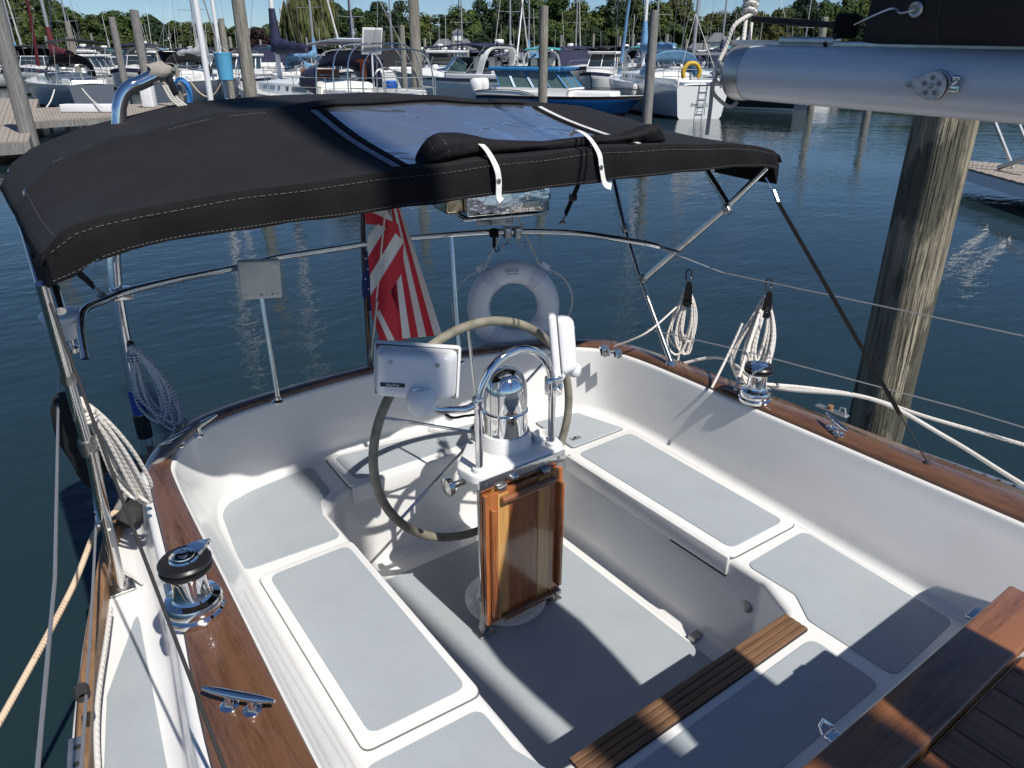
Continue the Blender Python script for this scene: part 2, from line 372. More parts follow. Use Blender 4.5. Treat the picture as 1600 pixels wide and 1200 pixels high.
# --- hull
Hf = [(1.33,-8.4),(.4,-6.6),(-.1,-5),(-.36,-3)] + H + [(2.98,-3),(2.76,-5),(2.26,-6.6),(1.33,-8.4)]
hc = curve(Hf, 6); hn = normals(hc); m = MB(); rows = []
for i in range(len(hc)):
    c, n = hc[i], hn[i]; rows.append([V(c.x+n.x*o_, c.y+n.y*o_, z_) for o_, z_ in ((.004,DECK-.0),(-.004,DECK-.004),(-.008,DECK-.05),(.0,-1.8),(.06,-2.1),(.2,-2.42),(.45,-2.7))])
m.loft(rows); m.build('hull', gel, yacht, smooth=60)
# --- toe rail with metal track pieces
m = MB(); rows = []
for i in range(len(cH)):
    c, n = cH[i], nH[i]; a = c + n*.012; b = c + n*.05; h = DECK+.055
    rows.append([V(a.x, a.y, DECK), V(a.x+n.x*.003, a.y+n.y*.003, h-.005), V(a.x+n.x*.008, a.y+n.y*.008, h), V(b.x-n.x*.008, b.y-n.y*.008, h), V(b.x-n.x*.003, b.y-n.y*.003, h-.005), V(b.x, b.y, DECK)])
m.loft(rows); m.build('toe_rail', teakrail, yacht, smooth=40)
def track(sel, name='toe_rail_track'):
    m = MB(); rows = []; ids = [i for i in range(len(cH)) if sel(cH[i])]
    for i in ids:
        c, n = cH[i], nH[i]; a = c + n*.010; b = c + n*.040; h = DECK+.0635
        rows.append([V(a.x-n.x*.004, a.y-n.y*.004, DECK+.01), V(a.x-n.x*.003, a.y-n.y*.003, h), V(b.x, b.y, h), V(b.x, b.y, h-.007)])
    m.loft(rows)
    o = m.build(name, aluraw, yacht, smooth=30)
    hm = MB(); d = 0; last = None
    for k in range(len(ids)-1):
        p = cH[ids[k]]; q = cH[ids[k+1]]; L = (q-p).length; t = (.05-d) % .05 if last is not None else 0
        while t < L:
            c = p + (q-p)*(t/L); n = nH[ids[k]]; last = 1
            hm.lathe([(.0075, 0), (.0075, .0012)], V(c.x+n.x*.026, c.y+n.y*.026, DECK+.0637), 12); t += .05
        d = (d + L) % .05
    hm.build('track_hole', dark, o, smooth=0)
track(lambda p: p.x < 0 and p.y < 1.60)
track(lambda p: p.x > 2.5 and p.y < 1.62)

# --- cockpit moulding: seats, well walls
well = roundpoly([(.80,.945),(1.755,.945),(1.822,1.09),(1.825,2.42),(.90,2.42),(.805,2.32)], [.05,.05,.06,.05,.03,.06], 6)
WN = len(well); P2 = well; area = sum(P2[i-1].x*P2[i].y - P2[i].x*P2[i-1].y for i in range(WN)); sg = 1 if area > 0 else -1
wnm = [(lambda t: Vector((-t.y, t.x))*sg)((P2[(i+1) % WN]-P2[i-1]).normalized()) for i in range(WN)]      # into the well
m = MB(); rows = []
prof = [(.045, SOLE+.001), (.028, SOLE+.004), (.012, SOLE+.014), (.003, SOLE+.03), (.0, SOLE+.05), (.0, SEAT-.025)] + [(-.022*(1-math.cos(k/5*math.pi/2)), SEAT-.022+.022*math.sin(k/5*math.pi/2)) for k in range(6)]
rows = [[V(P2[i].x+wnm[i].x*o_, P2[i].y+wnm[i].y*o_, z_) for i in range(WN)] for o_, z_ in prof]
m.loft(rows, closed_u=True)
bm = bmesh.new()
inner = [bm.verts.new(rows[-1][i]) for i in range(WN)]
outl = [V(c.x, c.y, SEAT) for c in cB if c.y > -.02]
outl = [V(.40, .36, SEAT)] + [p for p in outl if p.y > .37] + [V(2.18, .36, SEAT)]
outer = [bm.verts.new(p) for p in outl]
ed = [bm.edges.new((inner[i], inner[(i+1) % WN])) for i in range(WN)] + [bm.edges.new((outer[i], outer[(i+1) % len(outer)])) for i in range(len(outer))]
bmesh.ops.triangle_fill(bm, edges=ed, use_beauty=True, normal=(0,0,1)); bm.verts.index_update()
m.add([v.co.copy() for v in bm.verts], [[v.index for v in (f.verts if f.normal.z > 0 else reversed(f.verts))] for f in bm.faces]); bm.free()
moulding = m.build('cockpit_moulding', gel, yacht, smooth=50)
m = MB(); m.prism([(.75,.9),(1.88,.9),(1.88,2.5),(.75,2.5)], SOLE-.04+EYE, SOLE+EYE)
m.build('cockpit_sole', gel, yacht, smooth=0)
m = MB(); m.prism(roundpoly([(.86,1.00),(1.755,1.00),(1.755,2.28),(.86,2.28)], .06), SOLE+.001+EYE, SOLE+.0055+EYE, r=.001); m.build('sole_pad', nonskid, yacht, smooth=0)
m = MB(); m.lathe([(.02,0),(.022,.006),(.012,.009)], V(1.823,1.13,-1.74), 20, Matrix.Rotation(R(-90),3,'Y')); m.build('drain_plug', dullsteel, yacht)
m = MB(); m.box(V(1.79,1.30,SOLE+.012), (.045,.03,.02)); m.build('scupper', dullsteel, yacht)

def lid(poly, r=.03, lip=None, pad=None, padr=.035, h=.012, mat=None, name='locker_lid'):
    rp = roundpoly(poly, r); m = MB(); m.prism(rp, SEAT+.0025+EYE, SEAT+h+EYE, r=.005)
    if lip: m.rbox(*lip, r=.006)
    o = m.build(name, mat or gel, yacht, smooth=40)
    gm = MB(); c = sum(rp, Vector((0,0)))/len(rp); g2 = [p + (p-c).normalized()*.0045 for p in rp]; gm.prism(g2, SEAT+.0003+EYE, SEAT+.0025+EYE); gm.build('lid_gap', greygap, o, smooth=0)
    if pad:
        pm = MB(); pm.prism(roundpoly(pad, padr), SEAT+h-.001+EYE, SEAT+h+.0035+EYE, r=.001); pm.build('nonskid_pad', nonskid, o, smooth=0)
    return o
lid([(.455,1.262),(.797,1.242),(.797,2.09),(.46,2.085)], pad=[(.488,1.292),(.772,1.277),(.772,2.06),(.49,2.058)])
lid([(1.823,1.222),(2.185,1.212),(2.215,2.115),(1.823,2.11)], lip=(V(1.8175,1.665,SEAT-.027), (.012,.88,.078)), pad=[(1.862,1.252),(2.155,1.245),(2.18,2.085),(1.862,2.08)])
lid([(.945,2.412),(1.79,2.412),(1.76,2.60),(.955,2.705)], lip=(V(1.37,2.405,SEAT-.027), (.845,.012,.078)), pad=[(.985,2.445),(1.75,2.445),(1.72,2.575),(.985,2.675)])
h_ = lid([(1.885,2.145),(2.20,2.145),(2.13,2.40),(1.90,2.44)], r=.02, h=.008, mat=nonskid, name='small_hatch')
m = MB(); m.rbox(V(1.95,2.20,SEAT+.011), (.05,.03,.005), .002); m.lathe([(.006,0),(.006,.003)], V(1.945,2.20,SEAT+.0135), 10, mi=1); m.build('latch', [steel, dark], h_)
# slot of the open locker edge on the right wall
m = MB(); m.box(V(1.8185,1.36,SEAT-.072), (.004,.26,.008)); m.build('locker_shadow_gap', dark, yacht, smooth=0)
for poly in ([(.43,2.15),(.782,2.135),(.782,2.31),(.81,2.40),(.87,2.45),(.885,2.675),(.62,2.635),(.475,2.585)],
             [(1.842,1.172),(2.175,1.172),(2.135,.62),(1.775,.61),(1.775,.885),(1.845,.98)],
             [(.90,.835),(1.715,.835),(1.715,.62),(.90,.62)],
             [(.432,1.222),(.765,1.205),(.765,1.05),(.80,.95),(.83,.9),(.83,.55),(.425,.55)],
             [(1.845,2.15),(1.87,2.15),(1.87,2.44),(1.845,2.42)]):
    if len(poly) == 4 and poly[0][0] > 1.84: continue
    m = MB(); m.prism(roundpoly(poly, .035), SEAT+.0006+EYE, SEAT+.004+EYE, r=.001); m.build('nonskid_pad', nonskid, yacht, smooth=0)
m = MB(); m.prism(roundpoly([(.095,2.02),(.045,1.90),(.0,1.80),(-.035,1.72),(-.085,1.45),(-.155,1.1),(-.2,.5),(-.02,.5),(.015,1.1),(.045,1.45)], .012), DECK+.0006+EYE, DECK+.004+EYE, r=.001); m.build('nonskid_pad', nonskid, yacht, smooth=0)
# bridge deck teak plank: four strips over dark caulking
m = MB(); m.box(V(1.295,.902,SEAT+.005), (.876,.082,.009)); bp_ = m.build('bridge_deck_plank', dark, yacht, smooth=0)
m = MB()
for k in range(4): m.rbox(V(1.295,.902-.041+.0103+k*.0205,SEAT+.009), (.876,.0182,.010), .002, seg=2)
m.build('teak_strip', teakdk, bp_)
# companionway: teak slide frame and boards (camera side), bulkhead, coachroof, mast
m = MB(); m.box(V(1.30,.36,-1.37), (1.84,.05,.48)); m.box(V(1.30,-2.1,-1.36),(1.86,3.2,.38)); m.build('coachroof', gel, yacht, smooth=0)
hat = empty('companionway_hatch', (0,0,0)); hat.parent = yacht; 
HZ = -1.12
m = MB(); m.rbox(V(1.04,.365,HZ-.02), (1.38,.105,.04), .007); m.rbox(V(1.665,-.20,HZ-.02), (.09,1.02,.038), .007)
m.build('hatch_frame', teakw, hat)
m = MB()
for k in range(15):
    x = .38+k*.082; m.rbox(V(x,-.20,HZ-.035), (.0795,1.018,.02), .002, seg=1)
m.build('hatch_boards', wood_mat('teak_hatch', (.045,.018,.007), (.27,.105,.038), (12,.8,12), .3, .4, 3.5), hat)
m = MB(); m.box(V(1.0,-.2,HZ-.048), (1.33,1.02,.006)); m.build('hatch_base', dark, hat, smooth=0)
m = MB(); m.rbox(V(1.04,.428,HZ-.025), (.03,.022,.012), .004); m.tube([V(1.025,.44,HZ-.02),V(1.03,.452,HZ-.012),V(1.045,.455,HZ-.01),V(1.055,.44,HZ-.02)], .003, 8); m.build('hasp', chrome, hat)
m = MB(); m.rbox(V(1.60,.43,HZ-.03), (.05,.02,.012), .004); m.build('latch', steel, hat)
m = MB(); m.tube([V(1.275,-3.3,-1.5), V(1.275,-3.3,3), V(1.275,-3.3,9.5)], [.10,.10,.09], 20); m.build('mast', alu, yacht)

# ------------------------------------------------------------------ winches, cleats
def winch(x, y, z, s, rot, name='winch'):
    r = empty(name, (0,0,0)); r.parent = yacht; c = V(x, y, z)
    m = MB(); m.lathe([(.070*s,0),(.072*s,.004),(.072*s,.014*s),(.066*s,.020*s),(.069*s,.024*s),(.070*s,.040*s),(.066*s,.050*s),(.050*s,.056*s),(.046*s,.062*s)], c, 40); m.build('base', chrome, r)
    m = MB(); m.lathe([(.046*s,.060*s),(.043*s,.070*s),(.041*s,.085*s),(.040*s,.110*s),(.0415*s,.128*s),(.044*s,.134*s)], c, 40); m.build('drum', chrome, r)
    m = MB(); m.lathe([(.044*s,.133*s),(.060*s,.136*s),(.063*s,.141*s),(.062*s,.147*s),(.054*s,.1485*s),(.054*s,.152*s),(.062*s,.1545*s),(.063*s,.160*s),(.058*s,.166*s),(.03*s,.170*s)], c, 40); m.build('self_tailer', blackpl, r)
    m = MB(); m.lathe([(.034*s,.168*s),(.036*s,.171*s),(.033*s,.176*s),(.027*s,.177*s),(.026*s,.180*s),(.020*s,.181*s),(.019*s,.178*s),(.012*s,.178*s),(.011*s,.182*s),(0,.183*s)], c, 36)
    a = Vector((math.cos(rot), math.sin(rot), 0)); b = Vector((-a.y, a.x, 0)); rows = []
    for t, w_, h in ((.0,.030,.176),(.03,.029,.176),(.05,.023,.174),(.068,.014,.172),(.078,.007,.168)):
        p = c + a*t*s; rows.append([p + b*w_*s + Vector((0,0,h*s-.008)), p + b*w_*s*.9 + Vector((0,0,h*s)), p - b*w_*s*.9 + Vector((0,0,h*s)), p - b*w_*s + Vector((0,0,h*s-.008))])
    m.loft(rows, closed_u=True); m.add(rows[-1], [(0,1,2,3)])
    m.tube([c+a*.072*s+Vector((0,0,.168*s)), c+a*.086*s+Vector((0,0,.162*s)), c+a*.088*s+Vector((0,0,.150*s))], .005*s, 8)
    m.build('feeder_arm', chrome, r); return r
CT = CAP+.014
winch(.197,1.615,CT,.98,R(35)); winch(2.345,1.575,CT,.90,R(200))
def cleat(p0, p1, z, h=.035, w=.014, parent=yacht):
    a = Vector((p0[0], p0[1])); b = Vector((p1[0], p1[1])); L = (b-a).length; t = (b-a)/L; c = (a+b)/2
    r = empty('cleat', (0,0,0)); r.parent = parent
    m = MB(); pts = []; rad = []
    for k in range(13):
        f = k/12; q = a + (b-a)*f; e = abs(f-.5)*2; pts.append(V(q.x, q.y, z+h+.004*e*e)); rad.append(w*.5*(1-.75*e**3)+.0015)
    m.tube(pts, rad, 12); m.build('horn', chrome, r)
    for s_ in (-1, 1):
        m = MB(); q = c + t*s_*L*.16; nn = Vector((-t.y, t.x))
        m.tube([V(q.x, q.y, z+h), V(q.x, q.y, z+h*.5), V(q.x, q.y, z+.006)], [.008,.007,.010], 12)
        m.lathe([(.02,0),(.02,.004),(.014,.008),(0,.0085)], V(q.x, q.y, z-.001), 20, sx=1.0, sy=1.0)
        m.lathe([(.006,0),(.005,.003),(0,.0035)], V(q.x+nn.x*.012, q.y+nn.y*.012, z+.006), 10)
        m.build('foot', chrome, r)
cleat((.140,1.315),(.252,1.19),CT,.036,.017)
cleat((2.395,1.295),(2.325,1.165),CT,.036,.015)
cleat((.30,2.49),(.535,2.615),CT,.038,.019)
# loose odds and ends bolted to the deck on the right
def small_block(p, name='turning_block', s=1.):
    r = empty(name, (0,0,0)); r.parent = yacht
    m = MB(); m.lathe([(.02*s,-.006),(.022*s,-.004),(.014*s,0),(.022*s,.004),(.02*s,.006)], p, 20, Matrix.Rotation(R(70),3,'X')); m.build('sheave', blackpl, r)
    m = MB(); m.rbox(p+Vector((0,.008,0)), (.045*s,.003,.05*s), .001, Euler((R(-20),0,0))); m.rbox(p-Vector((0,.008,0)), (.045*s,.003,.05*s), .001, Euler((R(-20),0,0))); m.lathe([(.006,-.012),(.006,.012)], p, 10, Matrix.Rotation(R(70),3,'X')); m.build('cheek', steel, r)
small_block(onz(1072,590,EYE-1.39)); small_block(onz(945,548,EYE-1.25)); small_block(onz(965,552,EYE-1.25), s=.8)
fl = empty('fairlead', (0,0,0)); fl.parent = yacht; c = onz(1300,642,EYE-1.42)
m = MB(); m.rbox(c, (.03,.15,.012), .004); m.lathe([(.013,0),(.013,.016),(.01,.018)], c+Vector((0,.01,.006)), 14, mi=1); m.tube([c+Vector((0,-.03,.004)), c+Vector((0,-.035,.03)), c+Vector((0,-.055,.034)), c+Vector((0,-.065,.004))], .004, 8); m.build('car', [aluraw, teakrail], fl)

# ------------------------------------------------------------------ stern rail, stanchions, lifelines
RZ = -.725
railc = [onz(px, py, RZ+EYE) for px, py in ((135,482),(165,468),(200,455),(280,436),(360,420),(430,403),(500,392),(560,383),(630,373),(700,367),(780,362),(850,362),(910,365),(965,373),(1010,380))]
rail = empty('stern_rail', (0,0,0)); rail.parent = yacht
m = MB(); p0 = railc[0]; m.tube(catmull([p0+Vector((-.045,-.12,-.12)), p0+Vector((-.03,-.06,-.03)), *railc], 5), .0125, 14); m.build('top_tube', steel, rail)
for px, py, qx, qy in ((400,410,435,632),(705,370,718,570)):
    m = MB(); t = min(railc, key=lambda p: abs((p-onz(px,py,RZ+EYE)).length)); b = onz(qx, qy, EYE+CAP)
    tt = onz(px, py, RZ+EYE); m.tube([tt, b], .0115, 14); m.lathe([(.024,0),(.024,.004),(.014,.012),(.0135,.022)], Vector((b.x,b.y,b.z+.012)), 18); m.build('rail_post', steel, rail)
lf = empty('lifelines', (0,0,0)); lf.parent = yacht
def ll(pts, r=.0026, mat=wire, nm='wire'):
    m = MB(); m.tube(pts, r, 7); m.build(nm, mat, lf)
ra = railc[-1]
ll([ra, V(2.60,2.0,-.88), V(2.76,1.2,-.885), V(2.9,.3,-.88), V(3.0,-.9,-.87)])
ll([V(2.44,2.27,-1.19), V(2.60,1.85,-1.2), V(2.78,1.0,-1.2), V(2.95,-.5,-1.2)])
m = MB(); m.tube([ra, ra+Vector((.03,-.05,-.01))], .010, 10); m.tube([ra+Vector((.03,-.05,-.01)), ra+Vector((.07,-.125,-.024))], .0055, 8); m.build('turnbuckle', chrome, lf)
ll([V(.10,2.56,-.84), V(-.05,1.36,-.875), V(-.12,.9,-.87), V(-.3,-.4,-.87)], .0034)
ll([V(.085,2.22,-1.16), V(.06,2.1,-1.2), V(-.03,1.58,-1.2), V(-.10,1.2,-1.2), V(-.28,-.4,-1.2)], .0034)
m = MB(); m.tube([V(.085,2.25,-1.15), V(.066,2.12,-1.195)], .0075, 8); m.tube([V(.108,2.6,-.80), V(.099,2.52,-.85)], .007, 8); m.tube([V(.066,2.12,-1.195), V(.058,2.05,-1.2)], .0045, 8); m.build('turnbuckle', chrome, lf)
kn = V(-.068,1.42,-1.2); m = MB()
for k in range(5): m.tube([kn+Vector((math.cos(a)*.011, (k-2)*.006, math.sin(a)*.011)) for a in [i/8*math.tau for i in range(8)]], .0045, 6, closed=True)
m.build('whipping', blackrope, lf)

# ------------------------------------------------------------------ steering pedestal, guard, wheel, instrument pods
ped = empty('steering_pedestal', (0,0,0)); ped.parent = yacht
pc = (1.345, 1.90)
m = MB(); m.lathe([(.165,0),(.165,.010),(.155,.016),(.12,.02),(.105,.05),(.098,.2),(.10,.45),(.105,.62),(.11,.69),(.10,.70)], V(pc[0],pc[1],SOLE+.004), 40)
m.build('column', gel, ped)
m = MB(); top = roundpoly([(1.125,1.755),(1.51,1.755),(1.53,1.84),(1.45,1.99),(1.24,1.99),(1.11,1.86)], .04); m.prism(top, EYE-1.315, EYE-1.285, r=.006)
m.lathe([(.099,0),(.099,.012),(.093,.04),(.088,.055)], V(pc[0],pc[1],-1.286), 36)
m.lathe([(.036,-.01),(.04,.02),(.034,.028),(.03,.02),(.028,-.0)], V(1.47,1.84,-1.286), 24)
m.build('top_plate', gel, ped)
m = MB(); m.lathe([(.081,0),(.081,.05),(.080,.088),(.083,.090),(.083,.098),(.080,.100),(.078,.104),(.080,.108),(.080,.112),(.079,.165),(.076,.195),(.066,.222),(.05,.240),(.028,.250),(0,.253)], V(pc[0],pc[1],-1.245), 40)
for k in range(4):
    a = k/4*math.tau+.5; m.box(V(pc[0]+.0785*math.cos(a), pc[1]+.0785*math.sin(a), -1.245+.14), (.004,.004,.05), Euler((0,0,a)))
m.build('binnacle_hood', chrome, ped)
m = MB(); gp = [V(1.165,1.79,SOLE+.02), V(1.163,1.79,-1.6), V(1.160,1.79,-1.08)]
for k in range(0, 13):
    a = math.pi*(1-k/12); gp.append(V(1.313+.153*math.cos(a), 1.79, -1.045+.165*math.sin(a)))
gp += [V(1.473,1.79,-1.3), V(1.482,1.79,-1.6), V(1.485,1.79,SOLE+.02)]
m.tube(gp, .0135, 16); m.build('pedestal_guard', chrome, ped)
for x in (1.165, 1.487):
    m = MB(); m.rbox(V(x,1.79,SOLE+.010), (.07,.06,.006), .002); m.lathe([(.02,0),(.02,.03),(.016,.05),(.0155,.14),(.018,.145),(.018,.155)], V(x,1.79,SOLE+.012), 18)
    for sx in (-1,1): m.lathe([(.005,0),(.004,.003)], V(x+sx*.024,1.79-.02,SOLE+.013), 8)
    m.build('guard_foot', dullsteel, ped)
for x in (1.162, 1.477):
    m = MB(); m.lathe([(.024,0),(.026,.004),(.026,.03),(.024,.034)], V(x,1.79,-1.305), 20); m.build('guard_collar', gel, ped)
m = MB(); m.lathe([(.019,-.02),(.021,-.014),(.021,.014),(.019,.02)], V(1.16,1.79,-1.03), 18); m.build('clamp', chrome, ped)
m = MB(); m.rbox(V(1.474,1.79,-1.05), (.05,.045,.07), .006)
for s_ in (-1,1): m.lathe([(.009,0),(.008,.006),(.004,.008)], V(1.474+.012*s_,1.768,-1.05), 10, Matrix.Rotation(R(90),3,'X'))
m.build('clamp', chrome, ped)
arm = catmull([V(1.16,1.79,-1.03), V(1.11,1.79,-1.037), V(1.05,1.785,-1.02), V(.99,1.79,-1.0), V(.955,1.80,-.96), V(.95,1.815,-.93)], 6)
m = MB(); m.tube(arm, .0125, 14); m.build('pod_arm', chrome, ped)
m = MB(); m.tube(catmull([V(1.0,1.80,-.985), V(1.06,1.80,-1.055), V(1.13,1.81,-1.075), V(1.165,1.81,-1.10), V(1.168,1.808,-1.27)], 5), .0045, 8); m.build('pod_cable', blackrope, ped)
# compass lever
m = MB(); m.rbox(V(1.245,1.93,-1.2), (.02,.02,.07), .007); m.build('shift_lever', leather, ped)
# instrument pods
def pod(name, c, rot, w, h, d, txt):
    r = empty(name, (0,0,0)); r.parent = yacht; M = rot.to_matrix()
    bm = bmesh.new(); bmesh.ops.create_cube(bm, size=1)
    for v in bm.verts:
        k = 1 if v.co.y > 0 else .86
        v.co = Vector((v.co.x*w*k, v.co.y*d, v.co.z*h*k + (.004 if v.co.y < 0 else 0)))
    bmesh.ops.bevel(bm, geom=bm.edges[:], offset=.028, segments=6, affect='EDGES', profile=.6); bm.verts.index_update()
    m = MB(); m.add([c + M @ v.co for v in bm.verts], [[v.index for v in f.verts] for f in bm.faces]); bm.free(); m.build('housing', white_pl, r, smooth=50)
    m = MB(); m.rbox(c + M @ Vector((0,d*.5+.010,0)), (w*1.04,.030,h*1.06), .012, rot, seg=4); m.build('rim', white_pl, r)
    m = MB(); m.rbox(c + M @ Vector((0,d*.5-.0075,0)), (w*.985,.004,h*.985), .001, rot); m.build('seal', greygap, r)
    bk = 1.12 if txt else .55; m = MB(); m.lathe([(a_*bk, b2*bk) for a_, b2 in [(.0,-.045),(.03,-.043),(.041,-.03),(.045,0),(.041,.02),(.03,.035),(0,.04)]], c + M @ Vector((w*.10 if txt else -w*.1,-d*.34,-h*.42)), 24); m.build('ball_boss', white_pl, r)
    for sx in (-1,1):
        m = MB(); m.lathe([(.0075,0),(.0075,.004),(.004,.0045)], c + M @ Vector((sx*w*.27,-d*.47,h*.27)), 12, M @ Matrix.Rotation(R(90),3,'X')); m.build('screw', dullsteel, r)
    if txt:
        m = MB(); m.rbox(c + M @ Vector((-w*.24,-d*.5-.0005,-h*.16)), (.075,.003,.013), .001, rot); m.build('name_plate', blackpl, r)
        text_obj(txt, 'name_lettering', white_pl, r, Matrix.Translation(c + M @ Vector((-w*.24,-d*.5-.0028,-h*.16))) @ M.to_4x4() @ Matrix.Rotation(R(90),4,'X'), .0125)
    return r
pod('instrument_pod', V(.975,1.86,-.905), Euler((R(-8),R(4),R(-36))), .262, .165, .085, 'NavPod')
p2c = V(1.585,1.86,-.945)
pod('instrument_pod', p2c, Euler((R(-6),R(16),R(52))), .15, .215, .065, None)
m = MB(); m.rbox(V(1.52,1.82,-1.03), (.10,.05,.035), .012, Euler((0,R(-20),R(25)))); m.build('pod_bracket', white_pl, ped)
# wheel
wh = empty('steering_wheel', (0,0,0)); wh.parent = yacht; WC = V(1.325,2.04,-1.30)
m = MB(); m.tube([WC + Vector((.4375*math.cos(a), 0, .4375*math.sin(a))) for a in [i/96*math.tau for i in range(96)]], .0165, 14, closed=True); m.build('rim', leather, wh)
m = MB()
for i in range(300):
    a = i/300*math.tau; rr = .4375-.0165; e = Vector((math.cos(a),0,math.sin(a))); t_ = Vector((-math.sin(a),0,math.cos(a)))
    p = WC + e*rr; m.tube([p+t_*.003+Vector((0,.004,0)), p-t_*.003+Vector((0,-.004,0))], .0009, 4)
m.build('stitching', thread, wh)
m = MB(); a = R(38); m.tube([WC + Vector((.4375*math.cos(a+q), 0, .4375*math.sin(a+q)))  for q in (-.03,0,.03)], .019, 14); m.build('king_spoke_band', blackpl, wh)
for k in range(6):
    a = R(35+60*k); m = MB(); m.tube([WC + Vector((.04*math.cos(a), 0, .04*math.sin(a))), WC + Vector((.425*math.cos(a), 0, .425*math.sin(a)))], .0058, 10); m.build('spoke', steel, wh)
m = MB(); m.lathe([(.045,-.012),(.05,0),(.045,.012),(.02,.02),(.018,.10)], WC, 28, Matrix.Rotation(R(90),3,'X')); m.build('hub', chrome, wh)
# wheel brake / engine control on the column side
m = MB(); m.lathe([(.012,0),(.012,.05),(.032,.055),(.034,.075),(.02,.08)], V(1.13,1.84,-1.34), 18, Matrix.Rotation(R(-90),3,'Y')); m.build('brake_knob', steel, ped)

# ------------------------------------------------------------------ folding table on the guard
table = tag(empty('cockpit_table', V(1.31,1.72,-1.9)), 'varnished teak folding table with pale stripes hanging folded on the steel pedestal guard', 'folding table')
TX0, TX1, TZ0, TZ1, TY = 1.140, 1.476, -1.905, -1.352, 1.735
tw = TX1-TX0; m = MB()
m.box(V((TX0+TX1)/2, TY+.0, (TZ0+TZ1)/2), (tw, .016, TZ1-TZ0)); m.build('panel', teakv, table, smooth=0)
for k, x in enumerate((TX0+.072, TX1-.085)):
    m = MB(); m.box(V(x, TY-.0085, (TZ0+TZ1)/2), (.046 if k == 0 else .05, .003, TZ1-TZ0-.012)); m.build('maple_stripe', maple, table, smooth=0)
for x in (TX0+.026, TX1-.012):
    m = MB(); m.rbox(V(x, TY-.018, (TZ0+TZ1)/2-.005), (.020,.022,TZ1-TZ0-.09), .006); m.build('fiddle_rail', teakv, table)
for z in (TZ1-.026, TZ0+.016):
    m = MB(); m.rbox(V((TX0+TX1)/2+.008, TY-.020, z), (tw-.10,.026,.022), .007); m.build('fiddle_rail', teakw, table)
m = MB(); m.box(V((TX0+TX1)/2+.0, TY+.030, (TZ0+TZ1)/2+.026), (tw-.01, .016, TZ1-TZ0)); m.build('folded_leaf', teakv, table, smooth=0)
for k, x in enumerate((TX0+.065, TX1-.075)):
    m = MB(); m.box(V(x, TY+.0203, (TZ0+TZ1)/2+.026), (.042,.003,TZ1-TZ0-.002)); m.build('maple_stripe', maple, table, smooth=0)
for x in (TX0+.075, TX1-.07):
    m = MB(); m.rbox(V(x, TY+.008, TZ1+.005), (.03,.03,.02), .003); m.lathe([(.006,-.02),(.006,.02)], V(x, TY+.002, TZ1+.012), 10, Matrix.Rotation(R(90),3,'Y')); m.build('hinge', dullsteel, table)
m = MB(); m.rbox(V(1.315,1.748,-1.318), (.37,.005,.044), .002); m.rbox(V(1.315,1.757,-1.341), (.37,.018,.004), .001)
for x in (1.16,1.25,1.30,1.40,1.47): m.lathe([(.006,0),(.005,.003)], V(x,1.7455,-1.318), 10, Matrix.Rotation(R(90),3,'X'))
m.rbox(V(1.27,1.74,-1.322), (.03,.02,.012), .003)
m.build('mounting_bracket', steel, table)
m = MB(); m.rbox(V(1.46,1.725,-1.90), (.03,.03,.02), .004); m.build('lower_catch', dullsteel, table)

# ================================================================== bimini
bim = tag(empty('bimini_top', V(1.33, 2.4, -1.3)), 'black canvas sun canopy on steel bows with a clear window in its middle', 'canopy')
def lerp(a, b, t): return a + (b-a)*t
def interp(xs, ys, x):
    if x <= xs[0]: return ys[0]
    for i in range(len(xs)-1):
        if x <= xs[i+1]: return lerp(ys[i], ys[i+1], (x-xs[i])/(xs[i+1]-xs[i]))
    return ys[-1]
BX0, BX1 = .075, 2.595
FX = [.075,.095,.13,.18,.28,.5,.8,1.2,1.6,1.9,2.2,2.42,2.52,2.575,2.595]; FZ = [-.405,-.365,-.335,-.318,-.303,-.292,-.285,-.272,-.270,-.276,-.29,-.315,-.335,-.358,-.385]
AX = [.075,.12,.2,.35,.65,1.0,1.4,1.8,2.1,2.4,2.5,2.56,2.595]; AZ = [-.40,-.33,-.275,-.225,-.165,-.140,-.138,-.163,-.20,-.26,-.29,-.33,-.40]
def bim_z(x, y):
    """canopy height: forward bow at y 1.78, middle bow at 2.42, aft bow at 3.02"""
    zf = interp(FX, FZ, x); za = interp(AX, AZ, x)
    if y < 2.42:
        t = (y-1.78)/.64; z = lerp(zf, za+.0, t) - .010*math.sin(math.pi*min(1,max(0,t)))
    elif y < 3.02:
        t = (y-2.42)/.60; z = za - .004*t - .012*math.sin(math.pi*t)
    else: z = za - .004 - (y-3.02)*.5
    z += .005*math.exp(-((y-2.42)/.03)**2) - .004*math.sin(math.pi*min(1,max(0,(y-1.8)/.6)))*(1+.5*math.sin(x*5))
    return z + .0022*math.sin(x*7+y*5) + .0018*math.sin(x*17-y*9)*math.sin(y*6)
xs = sorted(set([BX0+(BX1-BX0)*k/64 for k in range(65)] + FX[1:-1][:3] + [2.56, 2.575]))
ys = [1.78, 1.80, 1.83, 1.88] + [1.93+k*.035 for k in range(30)] + [3.0, 3.02, 3.06]
